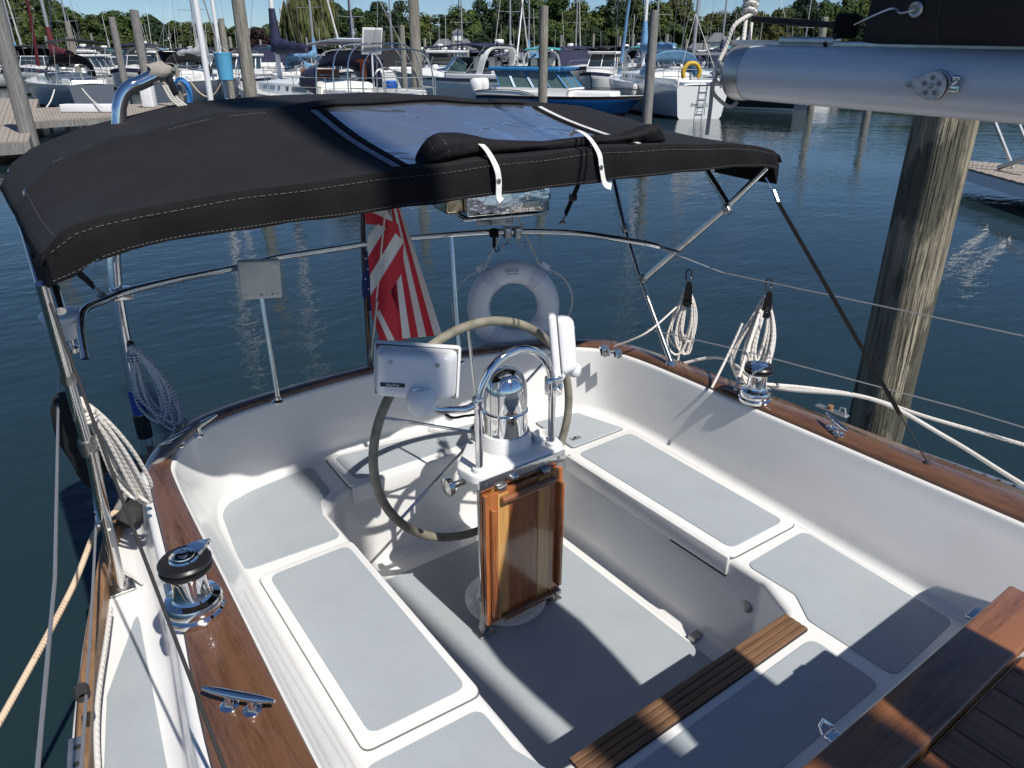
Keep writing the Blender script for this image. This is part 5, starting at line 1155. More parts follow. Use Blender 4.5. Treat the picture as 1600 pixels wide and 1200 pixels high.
def sailboat(pos, head, L, label, hullm=W_, stripe=None, mast=None, cover=NAVY, jib=None, dodger=NAVY, bimini=None, mastm=MASTG, H=None, mast_t=.56, boot=BOOT, detail=2, group=None, Bm=None, f=None, name='moored_sailboat', boom_up=0., cabin=True, transom=None, boomf=.36):
    Bm = Bm or L*.31; f = f or .095*L+.1; H = H or L*1.25
    root = tag(empty(name, (pos.x, pos.y, 0), head), label, 'sailboat', group)
    at = hull(root, L, Bm, f, hullm, stripe, boot=boot, transom=transom)
    def B_(m, nm, mat, p=root, sm=40): return m.build(nm, mat, p, smooth=sm, local=True)
    if cabin:
        m = MB(); rows = []
        for t, w_, h in ((.30,.50,.42),(.34,.56,.46),(.5,.60,.44),(.66,.50,.36),(.76,.34,.24),(.80,.22,.02)):
            hb, fz = at(t); w2 = min(hb*.72, Bm/2*w_*1.1); z = fz; x = t*L; rows.append([Vector((x,-w2*1.06,z-.02)), Vector((x,-w2,z+h*.8)), Vector((x,-w2*.8,z+h)), Vector((x,0,z+h*1.12)), Vector((x,w2*.8,z+h)), Vector((x,w2,z+h*.8)), Vector((x,w2*1.06,z-.02))])
        m.loft(rows); m.add(rows[0], [(6,5,4,3,2,1,0)]); cb = B_(m, 'cabin', W_)
        for t0, t1 in ((.36,.44),(.46,.53),(.56,.60),(.63,.66)):
            for s_ in (-1,1):
                m = MB(); q = []
                for t in (t0,t1):
                    hb, fz = at(t); 
                    w2 = min(hb*.72, Bm/2*interp([.3,.34,.5,.66,.76],[.5,.56,.6,.5,.34],t)*1.1); h = interp([.3,.34,.5,.66,.76],[.42,.46,.44,.36,.24],t); q += [Vector((t*L, s_*(w2*1.035+.012), fz+h*.32)), Vector((t*L, s_*(w2*1.015+.012), fz+h*.62))]
                m.add(q, [(0,2,3,1)]); B_(m, 'cabin_window', GLS, sm=0)
        m = MB(); hb, fz = at(.70); m.rbox((.72*L,0,fz+.36), (.5,.5,.05), .02); m.rbox((.40*L,0,fz+.55), (.45,.5,.05), .02); B_(m, 'deck_hatch', VIN)
    # cockpit coamings, wheel
    m = MB(); hb, fz = at(.15)
    for s_ in (-1,1): m.rbox((.17*L, s_*hb*.62, fz+.12), (.26*L,.10,.28), .04)
    m.rbox((.045*L,0,fz+.10),(.10,hb*1.1,.2),.04); B_(m, 'cockpit_coaming', W_)
    if detail > 1:
        m = MB(); m.tube([(.11*L,.42*math.cos(a),fz+.45+.42*math.sin(a)) for a in [i/20*math.tau for i in range(20)]], .018, 6, closed=True); m.tube([(.115*L,0,fz),(.115*L,0,fz+.5)], .06, 8); B_(m, 'wheel', steel)
    mx = mast_t*L; hb, fz = at(mast_t); zb = fz+.42
    m = MB(); m.tube([(mx,0,zb-.4),(mx,0,zb+H*.6),(mx-.05,0,zb+H)], [.085,.08,.055], 10); mo = B_(m, 'mast', mastm)
    m = MB()
    for q, wq in ((.36,.30),(.68,.22)): 
        for s_ in (-1,1): m.tube([(mx,0,zb+H*q),(mx-.12,s_*L*wq*.42,zb+H*q+.06)], .022, 6)
    B_(m, 'spreaders', mastm, mo)
    m = MB(); r_ = .0075
    ht = zb+H*.985
    for s_ in (-1,1):
        m.tube([(mx-.1,s_*hb*.93,fz),(mx-.12,s_*L*.30*.42,zb+H*.36+.05),(mx-.1,s_*L*.22*.42,zb+H*.68+.05),(mx,0,ht)], r_, 4, caps=False)
        m.tube([(mx+.3,s_*hb*.86,fz),(mx,0,zb+H*.36)], r_, 4, caps=False)
        m.tube([(.03*L,s_*at(.03)[0]*.8,at(.03)[1]),(.12*L,0,fz+2.6)], r_, 4, caps=False)
    m.tube([(.12*L,0,fz+2.6),(mx,0,ht)], r_, 4, caps=False); m.tube([(.985*L,0,at(.98)[1]),(mx,0,ht)], r_*(1 if jib is None else 1), 4, caps=False); B_(m, 'rigging', wire)
    if jib is not None:
        a = Vector((.975*L,0,at(.97)[1]+.35)); b = Vector((mx,0,ht)); m = MB(); n = 24; pts = [a.lerp(b, .02+.9*k/n) for k in range(n+1)]
        m.tube([p+Vector((0,.012*math.sin(i*2.1),0)) for i, p in enumerate(pts)], [lerp(.095,.035,(k/n)**.8) for k in range(n+1)], 8); m.lathe([(.10,-.28),(.12,-.26),(.05,-.2),(.05,-.1),(.12,-.06),(.1,-.04)], a, 12); B_(m, 'furled_jib', jib)
    # boom + stowed main under its cover
    bz = zb+.85; bl = L*boomf; be = Vector((mx-bl,0,bz+boom_up)); bs = Vector((mx-.12,0,bz))
    m = MB(); m.tube([bs, be], .06, 8); bo_ = B_(m, 'boom', mastm)
    if cover is not None:
        m = MB(); rows = []
        for k in range(15):
            t = k/14; p = bs.lerp(be, t); w_ = lerp(.20,.10,t)*(1+.15*math.sin(k*2.2)); h = lerp(.42,.20,t)*(1+.12*math.sin(k*1.7+1))
            rows.append([p+Vector((0,w_*math.cos(a)*(1+.12*math.sin(3*a+k)), h*(.45+.62*math.sin(a))-.06)) for a in [q/12*math.tau for q in range(12)]])
        m.loft(rows, closed_u=True); m.add(rows[-1], [tuple(range(12))])
        rows = []
        for k in range(7):
            t = k/6; w_ = lerp(.22,.10,t); rows.append([Vector((mx+.02-.06*(1-t)+w_*1.2*math.cos(a)*(1+.15*math.sin(2*a+k*2)), w_*math.sin(a), bz-.05+1.35*t)) for a in [q/10*math.tau for q in range(10)]])
        m.loft(rows, closed_u=True); B_(m, 'sail_cover', cover, sm=70)
    if dodger is not None:
        hb, fz = at(.32); w_ = min(hb*.75, 1.35); m = MB(); r0 = arch_shell(.29*L,.40*L,w_,w_*.9,1.25,.55,fz+.1,fz+.35)
        m.loft(r0, 0); dd = B_(m, 'dodger', dodger, sm=70); sm2 = dd.modifiers.new('s','SOLIDIFY'); sm2.thickness = .02
        m = MB(); 
        for s0, s1 in ((1,4),(5,8),(9,12)):
            q = []
            for rI in (3,5):
                for kk in (s0,s1): v = r0[rI][min(kk,12)]; q.append(v+Vector((.03,0,.03)))
            m.add(q, [(0,1,3,2)])
        B_(m, 'dodger_window', VIN, dd, 0)
    if bimini is not None:
        hb, fz = at(.12); w_ = min(hb*.9, 1.3); m = MB(); rr = [[Vector((x, w_*math.cos(a), fz+1.75+.22*math.sin(a)+zz)) for a in [math.pi*k/8 for k in range(9)]] for x, zz in ((.03*L,-.05),(.10*L,.03),(.2*L,.03),(.26*L,-.05))]
        m.loft(rr); bb = B_(m, 'bimini', bimini, sm=70); sm2 = bb.modifiers.new('s','SOLIDIFY'); sm2.thickness = .02
        m = MB()
        for x in (.04*L,.25*L):
            m.tube([(.15*L,-w_*1.02,fz),(x,-w_,fz+1.7)], .015, 6); m.tube([(.15*L,w_*1.02,fz),(x,w_,fz+1.7)], .015, 6)
        B_(m, 'bimini_frame', steel, bb)
    if detail > 0:
        m = MB(); top = []
        for s_ in (-1,1):
            for row_h in (.6,.33):
                m.tube([(t*L, s_*at(t)[0]*.95, at(t)[1]+row_h) for t in (.04,.2,.35,.5,.65,.8,.93)], .007, 4, caps=False)
            for t in (.2,.35,.5,.65,.8): m.tube([(t*L, s_*at(t)[0]*.95, at(t)[1]), (t*L, s_*at(t)[0]*.95, at(t)[1]+.62)], .012, 5)
        B_(m, 'lifelines', steel)
        m = MB(); m2 = MB()
        for hh in (.62,.34):
            m.tube([(.93*L,-at(.93)[0]*.95,at(.93)[1]+hh),(1.0*L,-.10,at(1)[1]+hh+.05),(1.0*L,.10,at(1)[1]+hh+.05),(.93*L,at(.93)[0]*.95,at(.93)[1]+hh)], .014, 6)
            m2.tube([(.10*L,-at(.1)[0]*.95,at(.1)[1]+hh),(.01*L,-at(.02)[0]*.9,at(.02)[1]+hh),(.01*L,at(.02)[0]*.9,at(.02)[1]+hh),(.10*L,at(.1)[0]*.95,at(.1)[1]+hh)], .014, 6)
        for t, w_ in ((.93,.95),(.1,.95),(.01,.9)):
            for s_ in (-1,1): (m if t > .5 else m2).tube([(t*L,s_*at(t)[0]*w_,at(t)[1]-.02),(t*L,s_*at(t)[0]*w_,at(t)[1]+.62)], .014, 6)
        B_(m, 'bow_pulpit', steel); B_(m2, 'stern_pulpit', steel)
    return root, at
def motorboat(pos, head, L, label, hullm=W_, stripe=NAVY, top='arch', canv=NAVY, Bm=None, f=None, group=None, outboards=0, roofm=None, name='moored_motorboat', windowm=GLS, hs_=.62, wt_=1.42, sheer=.42):
    Bm = Bm or L*.34; f = f or .11*L+.1
    root = tag(empty(name, (pos.x, pos.y, 0), head), label, 'motorboat', group)
    at = hull(root, L, Bm, f, hullm, stripe, motor=True, sheer=sheer)
    def B_(m, nm, mat, p=root, sm=40): return m.build(nm, mat, p, smooth=sm, local=True)
    m = MB(); hb, fz = at(.2)
    for s_ in (-1,1): m.rbox((.22*L, s_*hb*.90, fz+.12), (.44*L,.14,.26), .05)
    m.rbox((.02*L,0,fz+.08),(.12,hb*1.8,.2),.05); m.rbox((.12*L,0,fz+.2),(.6,hb*1.2,.45),.1); B_(m, 'cockpit_coaming', W_)
    if top == 'pilot':
        hb, fz = at(.45); w_ = hb*.78; m = MB(); rows = []
        for x, z0, k in ((.14*L,fz,1),(.60*L,fz,.92)): rows.append([Vector((x,-w_*k,fz-.02)), Vector((x,-w_*k,fz+hs_)), Vector((x,w_*k,fz+hs_)), Vector((x,w_*k,fz-.02))])
        m.loft(rows); m.add(rows[0], [(3,2,1,0)]); m.add(rows[1], [(0,1,2,3)]); m.rbox((.70*L,0,fz+.10),(.28*L,w_*1.3,.3),.08); hs = B_(m, 'deckhouse', W_)
        m = MB(); zt = fz+wt_
        q0 = [Vector((.16*L,-w_*.97,fz+hs_)), Vector((.16*L,w_*.97,fz+hs_)), Vector((.585*L,w_*.90,fz+hs_)), Vector((.585*L,-w_*.90,fz+hs_))]; q1 = [Vector((.12*L,-w_*.88,zt)), Vector((.12*L,w_*.88,zt)), Vector((.50*L,w_*.80,zt)), Vector((.50*L,-w_*.80,zt))]
        m.add(q0+q1, [(0,1,5,4),(1,2,6,5),(2,3,7,6),(3,0,4,7)]); B_(m, 'window', windowm, hs, 0)
        m = MB()
        for s_ in (-1,1):
            for t in (0,.22,.24,.5,.52,.76,1):
                a = q0[0].lerp(q0[3], t) if s_ < 0 else q0[1].lerp(q0[2], t); b = q1[0].lerp(q1[3], t) if s_ < 0 else q1[1].lerp(q1[2], t); o_ = Vector((0,s_*.012,0)); m.tube([a+o_, b+o_], .022, 6)
        for t in (0,.5,1): a = q0[2].lerp(q0[3], t); b = q1[2].lerp(q1[3], t); m.tube([a+Vector((.012,0,0)), b+Vector((.012,0,0))], .03, 6)
        B_(m, 'window_frame', roofm or hullm, hs)
        m = MB(); m.rbox((.31*L,0,zt+.08),(.46*L,w_*2.0,.18),.06); m.rbox((.535*L,0,zt+.13),(.06*L,w_*1.8,.08),.03); rf = B_(m, 'roof', roofm or W_); m = MB(); m.rbox((.30*L,0,zt+.175),(.30*L,w_*1.3,.03),.012); B_(m, 'roof_panel', BLK, rf)
        m = MB(); m.tube(catmull([(.60*L,-at(.6)[0]*.9,at(.6)[1]+.04),(.62*L,-at(.62)[0]*.9,at(.62)[1]+.28),(.8*L,-at(.8)[0]*.9,at(.8)[1]+.3),(.97*L,-at(.97)[0]*.8,at(.97)[1]+.26),(.97*L,at(.97)[0]*.8,at(.97)[1]+.26),(.8*L,at(.8)[0]*.9,at(.8)[1]+.3),(.62*L,at(.62)[0]*.9,at(.62)[1]+.28),(.60*L,at(.6)[0]*.9,at(.6)[1]+.04)],4), .018, 6)
        m.tube(catmull([(.02*L,-hb*.95,fz+.02),(.03*L,-hb*.95,fz+.22),(.3*L,-hb*.96,fz+.24),(.4*L,-hb*.96,fz+.04)],4), .018, 6); m.tube(catmull([(.02*L,hb*.95,fz+.02),(.03*L,hb*.95,fz+.22),(.3*L,hb*.96,fz+.24),(.4*L,hb*.96,fz+.04)],4), .018, 6); B_(m, 'hand_rail', blackpl)
    else:
        hb, fz = at(.55); m = MB(); rows = []
        for t, w_, h in ((.40,.84,.32),(.5,.82,.42),(.62,.74,.40),(.75,.58,.26),(.86,.36,.10),(.90,.2,.0)):
            hb2, fz2 = at(t); w2 = hb2*.86; rows.append([Vector((t*L,-w2,fz2-.02)), Vector((t*L,-w2*.86,fz2+h*.8)), Vector((t*L,0,fz2+h*1.15)), Vector((t*L,w2*.86,fz2+h*.8)), Vector((t*L,w2,fz2-.02))])
        m.loft(rows); m.add(rows[0], [(4,3,2,1,0)]); B_(m, 'foredeck_cabin', W_, sm=60)
        hb, fz = at(.42); w_ = hb*.86; zt = fz+.95; m = MB(); z0 = fz+.30
        prof_ = [(.30*L,-w_),(.44*L,-w_),(.525*L,-w_*.55),(.54*L,0),(.525*L,w_*.55),(.44*L,w_),(.30*L,w_)]
        r0 = [Vector((x,y,z0)) for x, y in prof_]; r1 = [Vector((x-.07*L*(i not in (0,6)),y*.86,zt+.1-.35*(i in (0,6)))) for i, (x,y) in enumerate(prof_)]
        m.loft([r0, r1]); ws = B_(m, 'windshield', windowm if windowm else GLS, sm=0); m = MB(); m.tube(r1, .025, 6); m.tube(r0, .025, 6)
        for i in (1,2,4,5): m.tube([r0[i], r1[i]], .02, 6)
        B_(m, 'windshield_frame', MASTW, ws)
        for yq in (-.25,.25): m = MB(); m.rbox((.30*L, yq*w_*2, fz+.45), (.5,.5,.14), .05); m.rbox((.27*L, yq*w_*2, fz+.78), (.14,.5,.6), .06); B_(m, 'helm_seat', OFFW)
        if top in ('arch', 'archcanvas'):
            m = MB(); n = 14; rows = []
            for k in range(n+1):
                a = math.pi*k/n; cy = math.copysign(abs(math.cos(a))**.45, math.cos(a))*w_*1.02; cz = max(0,math.sin(a))**.45*1.5
                xo = .20*L - cz*.35
                rows.append([Vector((xo-.20,cy,fz+.1+cz)), Vector((xo+.20,cy,fz+.1+cz)), Vector((xo+.16,cy*.93,fz+.1+cz*.94)), Vector((xo-.16,cy*.93,fz+.1+cz*.94))])
            m.loft(rows, closed_u=True); B_(m, 'radar_arch', W_)
            m = MB(); m.lathe([(.0,.2),(.22,.2),(.26,.14),(.26,.06),(.22,0),(.08,-.02),(.06,-.2)], (.16*L,0,fz+1.75), 16); m.tube([(.15*L,.5,fz+1.6),(.10*L,.55,fz+4.2)], .012, 5); B_(m, 'radar_dome', W_)
        if canv is not None:
            m = MB(); zc = fz+1.62; rr = [[Vector((x, w_*1.0*math.cos(a), zc+.14*math.sin(a)+zz)) for a in [math.pi*k/8 for k in range(9)]] for x, zz in ((.14*L,-.08),(.22*L,.02),(.36*L,.03),(.47*L,-.06))]
            m.loft(rr); cp = B_(m, 'canvas_top', canv, sm=70); s2 = cp.modifiers.new('s','SOLIDIFY'); s2.thickness = .025
            if top == 'enclosed':
                m = MB()
                for s_ in (-1,1):
                    m.add([Vector((.14*L,s_*w_,zc-.06)), Vector((.47*L,s_*w_,zc-.04)), Vector((.42*L,s_*w_,fz+.9)), Vector((.16*L,s_*w_,fz+.25))], [(0,1,2,3)])
                m.add([Vector((.14*L,-w_,zc-.06)), Vector((.14*L,w_,zc-.06)), Vector((.10*L,w_,fz+.25)), Vector((.10*L,-w_,fz+.25))], [(0,1,2,3)]); sd = B_(m, 'canvas_sides', canv, cp, 0); s2 = sd.modifiers.new('s','SOLIDIFY'); s2.thickness = .02
                for s_ in (-1,1): m = MB(); m.add([Vector((.20*L,s_*(w_+.02),zc-.2)), Vector((.38*L,s_*(w_+.02),zc-.2)), Vector((.36*L,s_*(w_+.02),fz+.9)), Vector((.20*L,s_*(w_+.02),fz+.6))], [(0,1,2,3)]); B_(m, 'clear_side_panel', VIN, sd, 0)
            else:
                m = MB()
                for x in (.15*L,.46*L):
                    for s_ in (-1,1): m.tube([(.30*L,s_*w_,fz+.25),(x,s_*w_,zc-.02)], .014, 6)
                B_(m, 'canvas_frame', steel, cp)
        m = MB(); m.tube(catmull([(.5*L,-at(.5)[0]*.93,at(.5)[1]+.05),(.55*L,-at(.55)[0]*.93,at(.55)[1]+.5),(.8*L,-at(.8)[0]*.93,at(.8)[1]+.55),(.97*L,-.15,at(.97)[1]+.5),(.97*L,.15,at(.97)[1]+.5),(.8*L,at(.8)[0]*.93,at(.8)[1]+.55),(.55*L,at(.55)[0]*.93,at(.55)[1]+.5),(.5*L,at(.5)[0]*.93,at(.5)[1]+.05)],4), .016, 6)
        for t in (.65,.8,.9):
            for s_ in (-1,1): m.tube([(t*L,s_*at(t)[0]*.93,at(t)[1]),(t*L,s_*at(t)[0]*.93,at(t)[1]+.53)], .012, 5)
        B_(m, 'bow_rail', steel)
    for k in range(outboards):
        y = (k-(outboards-1)/2)*.62; om = MB(); rows = []
        for z, a0, a1, w2 in ((.45,-.28,.05,.14),(.75,-.50,.10,.22),(1.05,-.55,.12,.24),(1.25,-.48,.08,.21),(1.33,-.36,.0,.14)):
            rows.append([Vector((lerp(a0,a1,(1+math.cos(a))/2)-.15, y+w2*math.sin(a), z+f-.6)) for a in [q/14*math.tau for q in range(14)]])
        om.loft(rows, closed_u=True); om.add(rows[-1], [tuple(range(14))]); om.rbox((-.25,y,f-.5),(.18,.12,.7),.04); om.rbox((-.30,y,-.1),(.4,.08,.5),.03); B_(om, 'outboard_motor', white_pl)
    return root, at
def place(sp, bp):      # stern and bow pixels on the water
    S = onz(sp[0], sp[1], 0); Bq = onz(bp[0], bp[1], 0); d = Bq-S; return S, math.atan2(d.y, d.x), d.length
S, h, L = place((150,171),(20,148)); print('B1', L)
r1, at = sailboat(S, h, 10.0, 'grey hulled sloop with maroon sail cover and maroon furled jib at the far left', hullm=GREYH, cover=MAROON, jib=MAROON, dodger=BLK, bimini=BLK)
S, h, L = place((262,166),(392,146)); print('B2', L)
r2, at = sailboat(S, h, 10.5, 'grey hulled sloop with white cabin and grey sail cover moored beyond the hoist tip', hullm=GREYH, cover=GREYC, dodger=BLK, mastm=MASTW, mast_t=.60)
S, h, L = place((645,228),(392,191)); print('B5', L)
r5, at5 = sailboat(S, h, 11.0, 'white sloop with navy sail cover, navy dodger and steel stern arch behind the canopy', cover=NAVY, dodger=NAVY, bimini=None, mastm=MASTW, mast_t=.72, jib=None, boomf=.20)
S, h, L = place((1092,186),(905,148)); print('B13', L)
r13, at13 = sailboat(S, h, 11.5, 'white sloop with light blue sail cover and furled light blue jib, stern towards us', hullm=GREYB, cover=LBLUE, jib=LBLUE, dodger=LBLUE, bimini=None, mastm=MASTW, mast_t=.66, Bm=3.5, boot=NAVY, stripe=W_, transom=W_, boom_up=.15)
S, h, L = place((760,172),(1003,181)); print('B10', L)
r10, at10 = motorboat(S, h, L, 'bright blue pilothouse motorboat with blue roof and white outboards', hullm=BLUEH, stripe=BLK, top='pilot', canv=None, outboards=2, roofm=BLUER, f=.68, Bm=2.4, hs_=.36, wt_=1.03, sheer=.15, windowm=bm_('green_glass', (.10,.16,.15), .05, coat=1.0))
S, h, L = place((815,160),(652,153)); print('B7', L)
r7, at7 = motorboat(S, h, 9.5, 'white cabin cruiser with radar arch and navy canvas top right of the tall pale piling', top='arch', canv=NAVY, stripe=GREYH, windowm=bm_('tinted_glass', (.06,.11,.10), .05, coat=1.0))
S, h, L = place((905,138),(820,128)); motorboat(S, h, 9.0, 'motorboat fully enclosed in navy canvas behind the blue pilothouse boat', top='enclosed', canv=NAVY)
S, h, L = place((1250,172),(1120,166)); sailboat(S, h, 10.5, 'black hulled sailboat lying behind the end of the boom', hullm=DARKH, cover=None, boot=W_, dodger=BLK)
S, h, L = place((705,134),(650,129)); motorboat(S, h, 8.0, 'white express cruiser with grey glass left of the arched cabin cruiser', top='arch', canv=None, stripe=W_)
S, h, L = place((165,132),(225,136)); motorboat(S, h, 9.0, 'white motorboat with dark blue hull stripe moored beyond the square topped piling', canv=BLK, top='archcanvas', stripe=NAVY)
# transom lettering and horseshoe buoy, outboard and ladder of the light blue sloop
m = MB(); fz = at13(.0)[1]
def l13(p): return Matrix.Translation(r13.location) @ Matrix.Rotation(r13.rotation_euler.z, 4, 'Z') @ Vector(p)
def lobj(mb, nm, mat, root, sm=40): return mb.build(nm, mat, root, smooth=sm, local=True)
def ltext(body, root, loc, rot, size, mat):
    cu = bpy.data.curves.new('t', 'FONT'); cu.body = body; cu.size = size; cu.extrude = .002; cu.align_x = 'CENTER'
    t = bpy.data.objects.new('t', cu); COL.objects.link(t); bpy.context.view_layer.update()
    me = bpy.data.meshes.new_from_object(t.evaluated_get(bpy.context.evaluated_depsgraph_get())); bpy.data.objects.remove(t)
    me.transform(Matrix.Translation(loc) @ rot.to_4x4()); me.materials.clear(); me.materials.append(mat); o = bpy.data.objects.new('stern_lettering', me); COL.objects.link(o); o.parent = root
tr = Matrix.Rotation(R(-90),3,'Z') @ Matrix.Rotation(R(78),3,'X')
ltext('Branford, CT', r13, Vector((-.085,0,.52)), tr, .16, ink)
m = MB(); m.tube(catmull([(-.02,-.30,fz+.3),(-.02,-.34,fz+.55),(-.02,-.2,fz+.78),(-.02,0,fz+.84),(-.02,.2,fz+.78),(-.02,.34,fz+.55),(-.02,.30,fz+.3)],5), .085, 10); m.v = [(x-.08, y+.55, z) for x, y, z in m.v]; lobj(m, 'horseshoe_buoy', YEL, r13)
m = MB(); m.rbox((-.12,-.75,fz+.62),(.30,.24,.34),.06); m.rbox((-.10,-.75,fz+.25),(.12,.10,.6),.03); lobj(m, 'rail_outboard', GREYC, r13)
m = MB()
for s_ in (-.16,.16): m.tube([(-.10,s_,.15),(-.16,s_,fz+.1)], .015, 6)
for k in range(4): m.tube([(-.11-.01*k,-.16,.3+.25*k),(-.11-.01*k,.16,.3+.25*k)], .015, 6)
lobj(m, 'stern_ladder', steel, r13)
m = MB(); m.lathe([(.02,-.5),(.12,-.4),(.14,0),(.12,.4),(.02,.5)], (3.2,1.75,.75), 12); lobj(m, 'fender', OFFW, r13)
# navy sloop: steel arches, tan box, mushroom vent, open hatch panel, stern awning
fz = at5(.1)[1]
for i, (x, hh, w_) in enumerate(((1.0,1.35,1.2),(1.7,1.5,1.25),(2.5,1.5,1.25),(3.6,1.35,1.2))):
    m = MB(); m.tube([(x-.5+.0*k, w_*math.copysign(abs(math.cos(a))**.5, math.cos(a)), fz+hh*max(0,math.sin(a))**.5) for k, a in enumerate([math.pi*q/14 for q in range(15)])], .022, 8); lobj(m, 'steel_arch', steel, r5)
m = MB(); m.rbox((3.4,0,fz+1.56),(1.9,1.5,.04),.02, Euler((0,R(4),0))); lobj(m, 'solar_awning', bm_('pale_awning', (.45,.52,.62), .5), r5)
m = MB(); m.rbox((1.3,.3,fz+1.55),(.04,.66,.70),.02, Euler((0,R(-14),0))); m.tube([(1.4,.3,fz),(1.35,.3,fz+1.25)], .025, 8); pn = lobj(m, 'tilted_panel', MASTW, r5); m = MB(); m.rbox((1.275,.3,fz+1.55),(.02,.56,.60),.01, Euler((0,R(-14),0))); lobj(m, 'panel_mesh', GREYC, pn)
m = MB(); m.rbox((5.4,-.2,at5(.5)[1]+.62),(1.2,.8,.28),.03); lobj(m, 'teak_box', bm_('orange_teak', (.42,.13,.04), .4), r5)
m = MB(); m.lathe([(.10,0),(.10,.45),(.12,.5),(.30,.52),(.31,.58),(.22,.66),(0,.70)], (3.6,-.75,at5(.3)[1]+.5), 20); lobj(m, 'mushroom_vent', bm_('rust_vent', (.28,.07,.03), .45), r5)
# white power posts, blue barrel and coils on the dock by them
p = onz(580,160,.45); m = MB(); m.rbox(p+Vector((0,0,.5)),(.35,.35,1.2),.05,Euler((0,0,-YAW))); tag(m.build('power_post', white_pl), 'white power pedestal on the dock right of the navy sloop', 'power pedestal')
p = onz(612,160,.45); m = MB(); m.lathe([(.26,0),(.28,.05),(.28,.75),(.24,.8)], p+Vector((0,0,.1)), 18); tag(m.build('barrel', bm_('blue_barrel', (.02,.10,.40), .4)), 'blue barrel on the dock left of the tall pale piling', 'barrel')
# pale blue bucket high on the mast of the grey sloop, blue hose coil on the pier
p = ondist(351,105,33); m = MB(); m.lathe([(.24,-.48),(.27,-.45),(.33,.42),(.36,.50),(.33,.52),(.26,-.40)], p, 24); m.lathe([(.285,-.02),(.29,0),(.285,.02)], p, 24, mi=1); bk_ = tag(m.build('blue_bucket', [bm_('bucket_blue', (.10,.38,.60), .45), bm_('bucket_line', (.03,.10,.2), .5)]), 'pale blue bucket hanging beside a white mast above the grey sloop', 'bucket')
pole_ = MB(); pole_.tube([(p.x+.0,p.y+.35,-.5),(p.x,p.y+.35,hz(-80,33))], .075, 12); tag(pole_.build('white_pole', MASTW), 'slim white pole rising behind the pale blue bucket', 'pole')
m = MB(); m.tube([p+Vector((-.3,0,.48)), p+Vector((0,.2,.75)), p+Vector((.3,0,.48))], .012, 6); m.tube([p+Vector((0,.2,.75)), p+Vector((0,.29,1.1))], .012, 6); m.build('bail', wire, bk_)
p = ondist(284,147,29); m = MB()
for k in range(6):
    m.tube([p+RT*((.20+.02*k)*math.cos(a)+.01*k)+Vector((0,0,(.42+.02*k)*math.sin(a)))+FW*(.03*math.sin(3*a+k)) for a in [i/20*math.tau for i in range(20)]], .022, 7, closed=True)
tag(m.build('hose_coil', bm_('hose_blue', (.03,.17,.42), .5)), 'blue hose coil hung on a post beyond the hoist tip', 'hose')
b_ = onz(306,178,.4); piling(Vector((p.x+.02,p.y+.25,0)), 2.0, .16, 'thin post carrying the blue hose coil', seed=4)
for i, (a, b2, sag) in enumerate((((255,128),(300,140),14), ((298,128),(345,130),22), ((85,140),(72,168),3), ((128,138),(160,168),4))):
    P0 = ondist(a[0],a[1],31); P1_ = ondist(b2[0],b2[1],30.5); pts = [P0.lerp(P1_, t)+Vector((0,0,-sag*.022*4*t*(1-t))) for t in [k/8 for k in range(9)]]
    m = MB(); m.tube(pts, .022, 6); tag(m.build('mooring_line', rope_tan if i < 2 else rope_plain), ['tan line sagging left of the blue hose coil', 'tan line sagging right of the blue hose coil', 'white bow line of the grey sloop at the far left', 'pair of white stern lines of the grey sloop at the far left'][i], 'mooring line')
# white poles in front (masts without hulls in view belong to the sloop rows)
m = MB(); pp = bgp(318, 27); m.tube([(pp.x,pp.y,.45),(pp.x,pp.y,5),(pp.x,pp.y,11)], [.10,.095,.08], 14); m.lathe([(.2,0),(.2,.08),(.12,.12)], (pp.x,pp.y,.45), 16); tag(m.build('white_pole', MASTW), 'tall thick white pole with a round foot right of the blue hose coil', 'pole')
# ---- distant rows: five prototypes, copied
rg = random.Random(4)
FG = 'boats in the distant rows'
protos = []
far = Vector((0,0,0))
for args in (dict(hullm=W_, cover=NAVY, jib=NAVY, dodger=NAVY, stripe=NAVY), dict(hullm=W_, cover=LBLUE, jib=W_, dodger=LBLUE, bimini=LBLUE), dict(hullm=W_, cover=GREYC, dodger=BLK, jib=GREYC), dict(hullm=GREYH, cover=BLK, dodger=BLK, bimini=BLK), dict(hullm=W_, cover=GRN, dodger=GRN, jib=GRN, mastm=MASTW)):
    protos.append(('s', sailboat(far, 0, rg.uniform(9,11), '', detail=1, **args)[0]))
for args in (dict(top='arch', canv=NAVY), dict(top='enclosed', canv=BLK), dict(top='archcanvas', canv=BLK, stripe=GREYH), dict(top='enclosed', canv=NAVY, stripe=NAVY), dict(top='pilot', canv=None, outboards=1), dict(top='arch', canv=TEAL, stripe=TEAL)):
    protos.append(('m', motorboat(far, 0, rg.uniform(7.5,10), '', **args)[0]))
names_ = ['white sloop with navy sail cover moored in the distant rows', 'white sloop with light blue canvas moored in the distant rows', 'white sloop with grey sail cover moored in the distant rows', 'dark hulled sloop with black canvas moored in the distant rows', 'white sloop with green sail cover moored in the distant rows',
  'white cruiser with arch and navy top moored in the distant rows', 'white cruiser enclosed in black canvas moored in the distant rows', 'white cruiser with arch and black top moored in the distant rows', 'white cruiser enclosed in navy canvas moored in the distant rows', 'white pilothouse boat with one outboard moored in the distant rows', 'white cruiser with arch and teal top moored in the distant rows']
used = [False]*len(protos)
def put(i, p, head, s=1.):
    kind, o = protos[i]
    c = o if not used[i] else copy_tree(o)
    used[i] = True; c.location = (p.x, p.y, 0); c.rotation_euler = (0,0,head); c.scale = (s,s,s); c['label'] = names_[i]; c['category'] = 'sailboat' if kind == 's' else 'motorboat'; c['group'] = FG
A0 = math.pi/2 - YAW      # heading straight away from us
k = 0
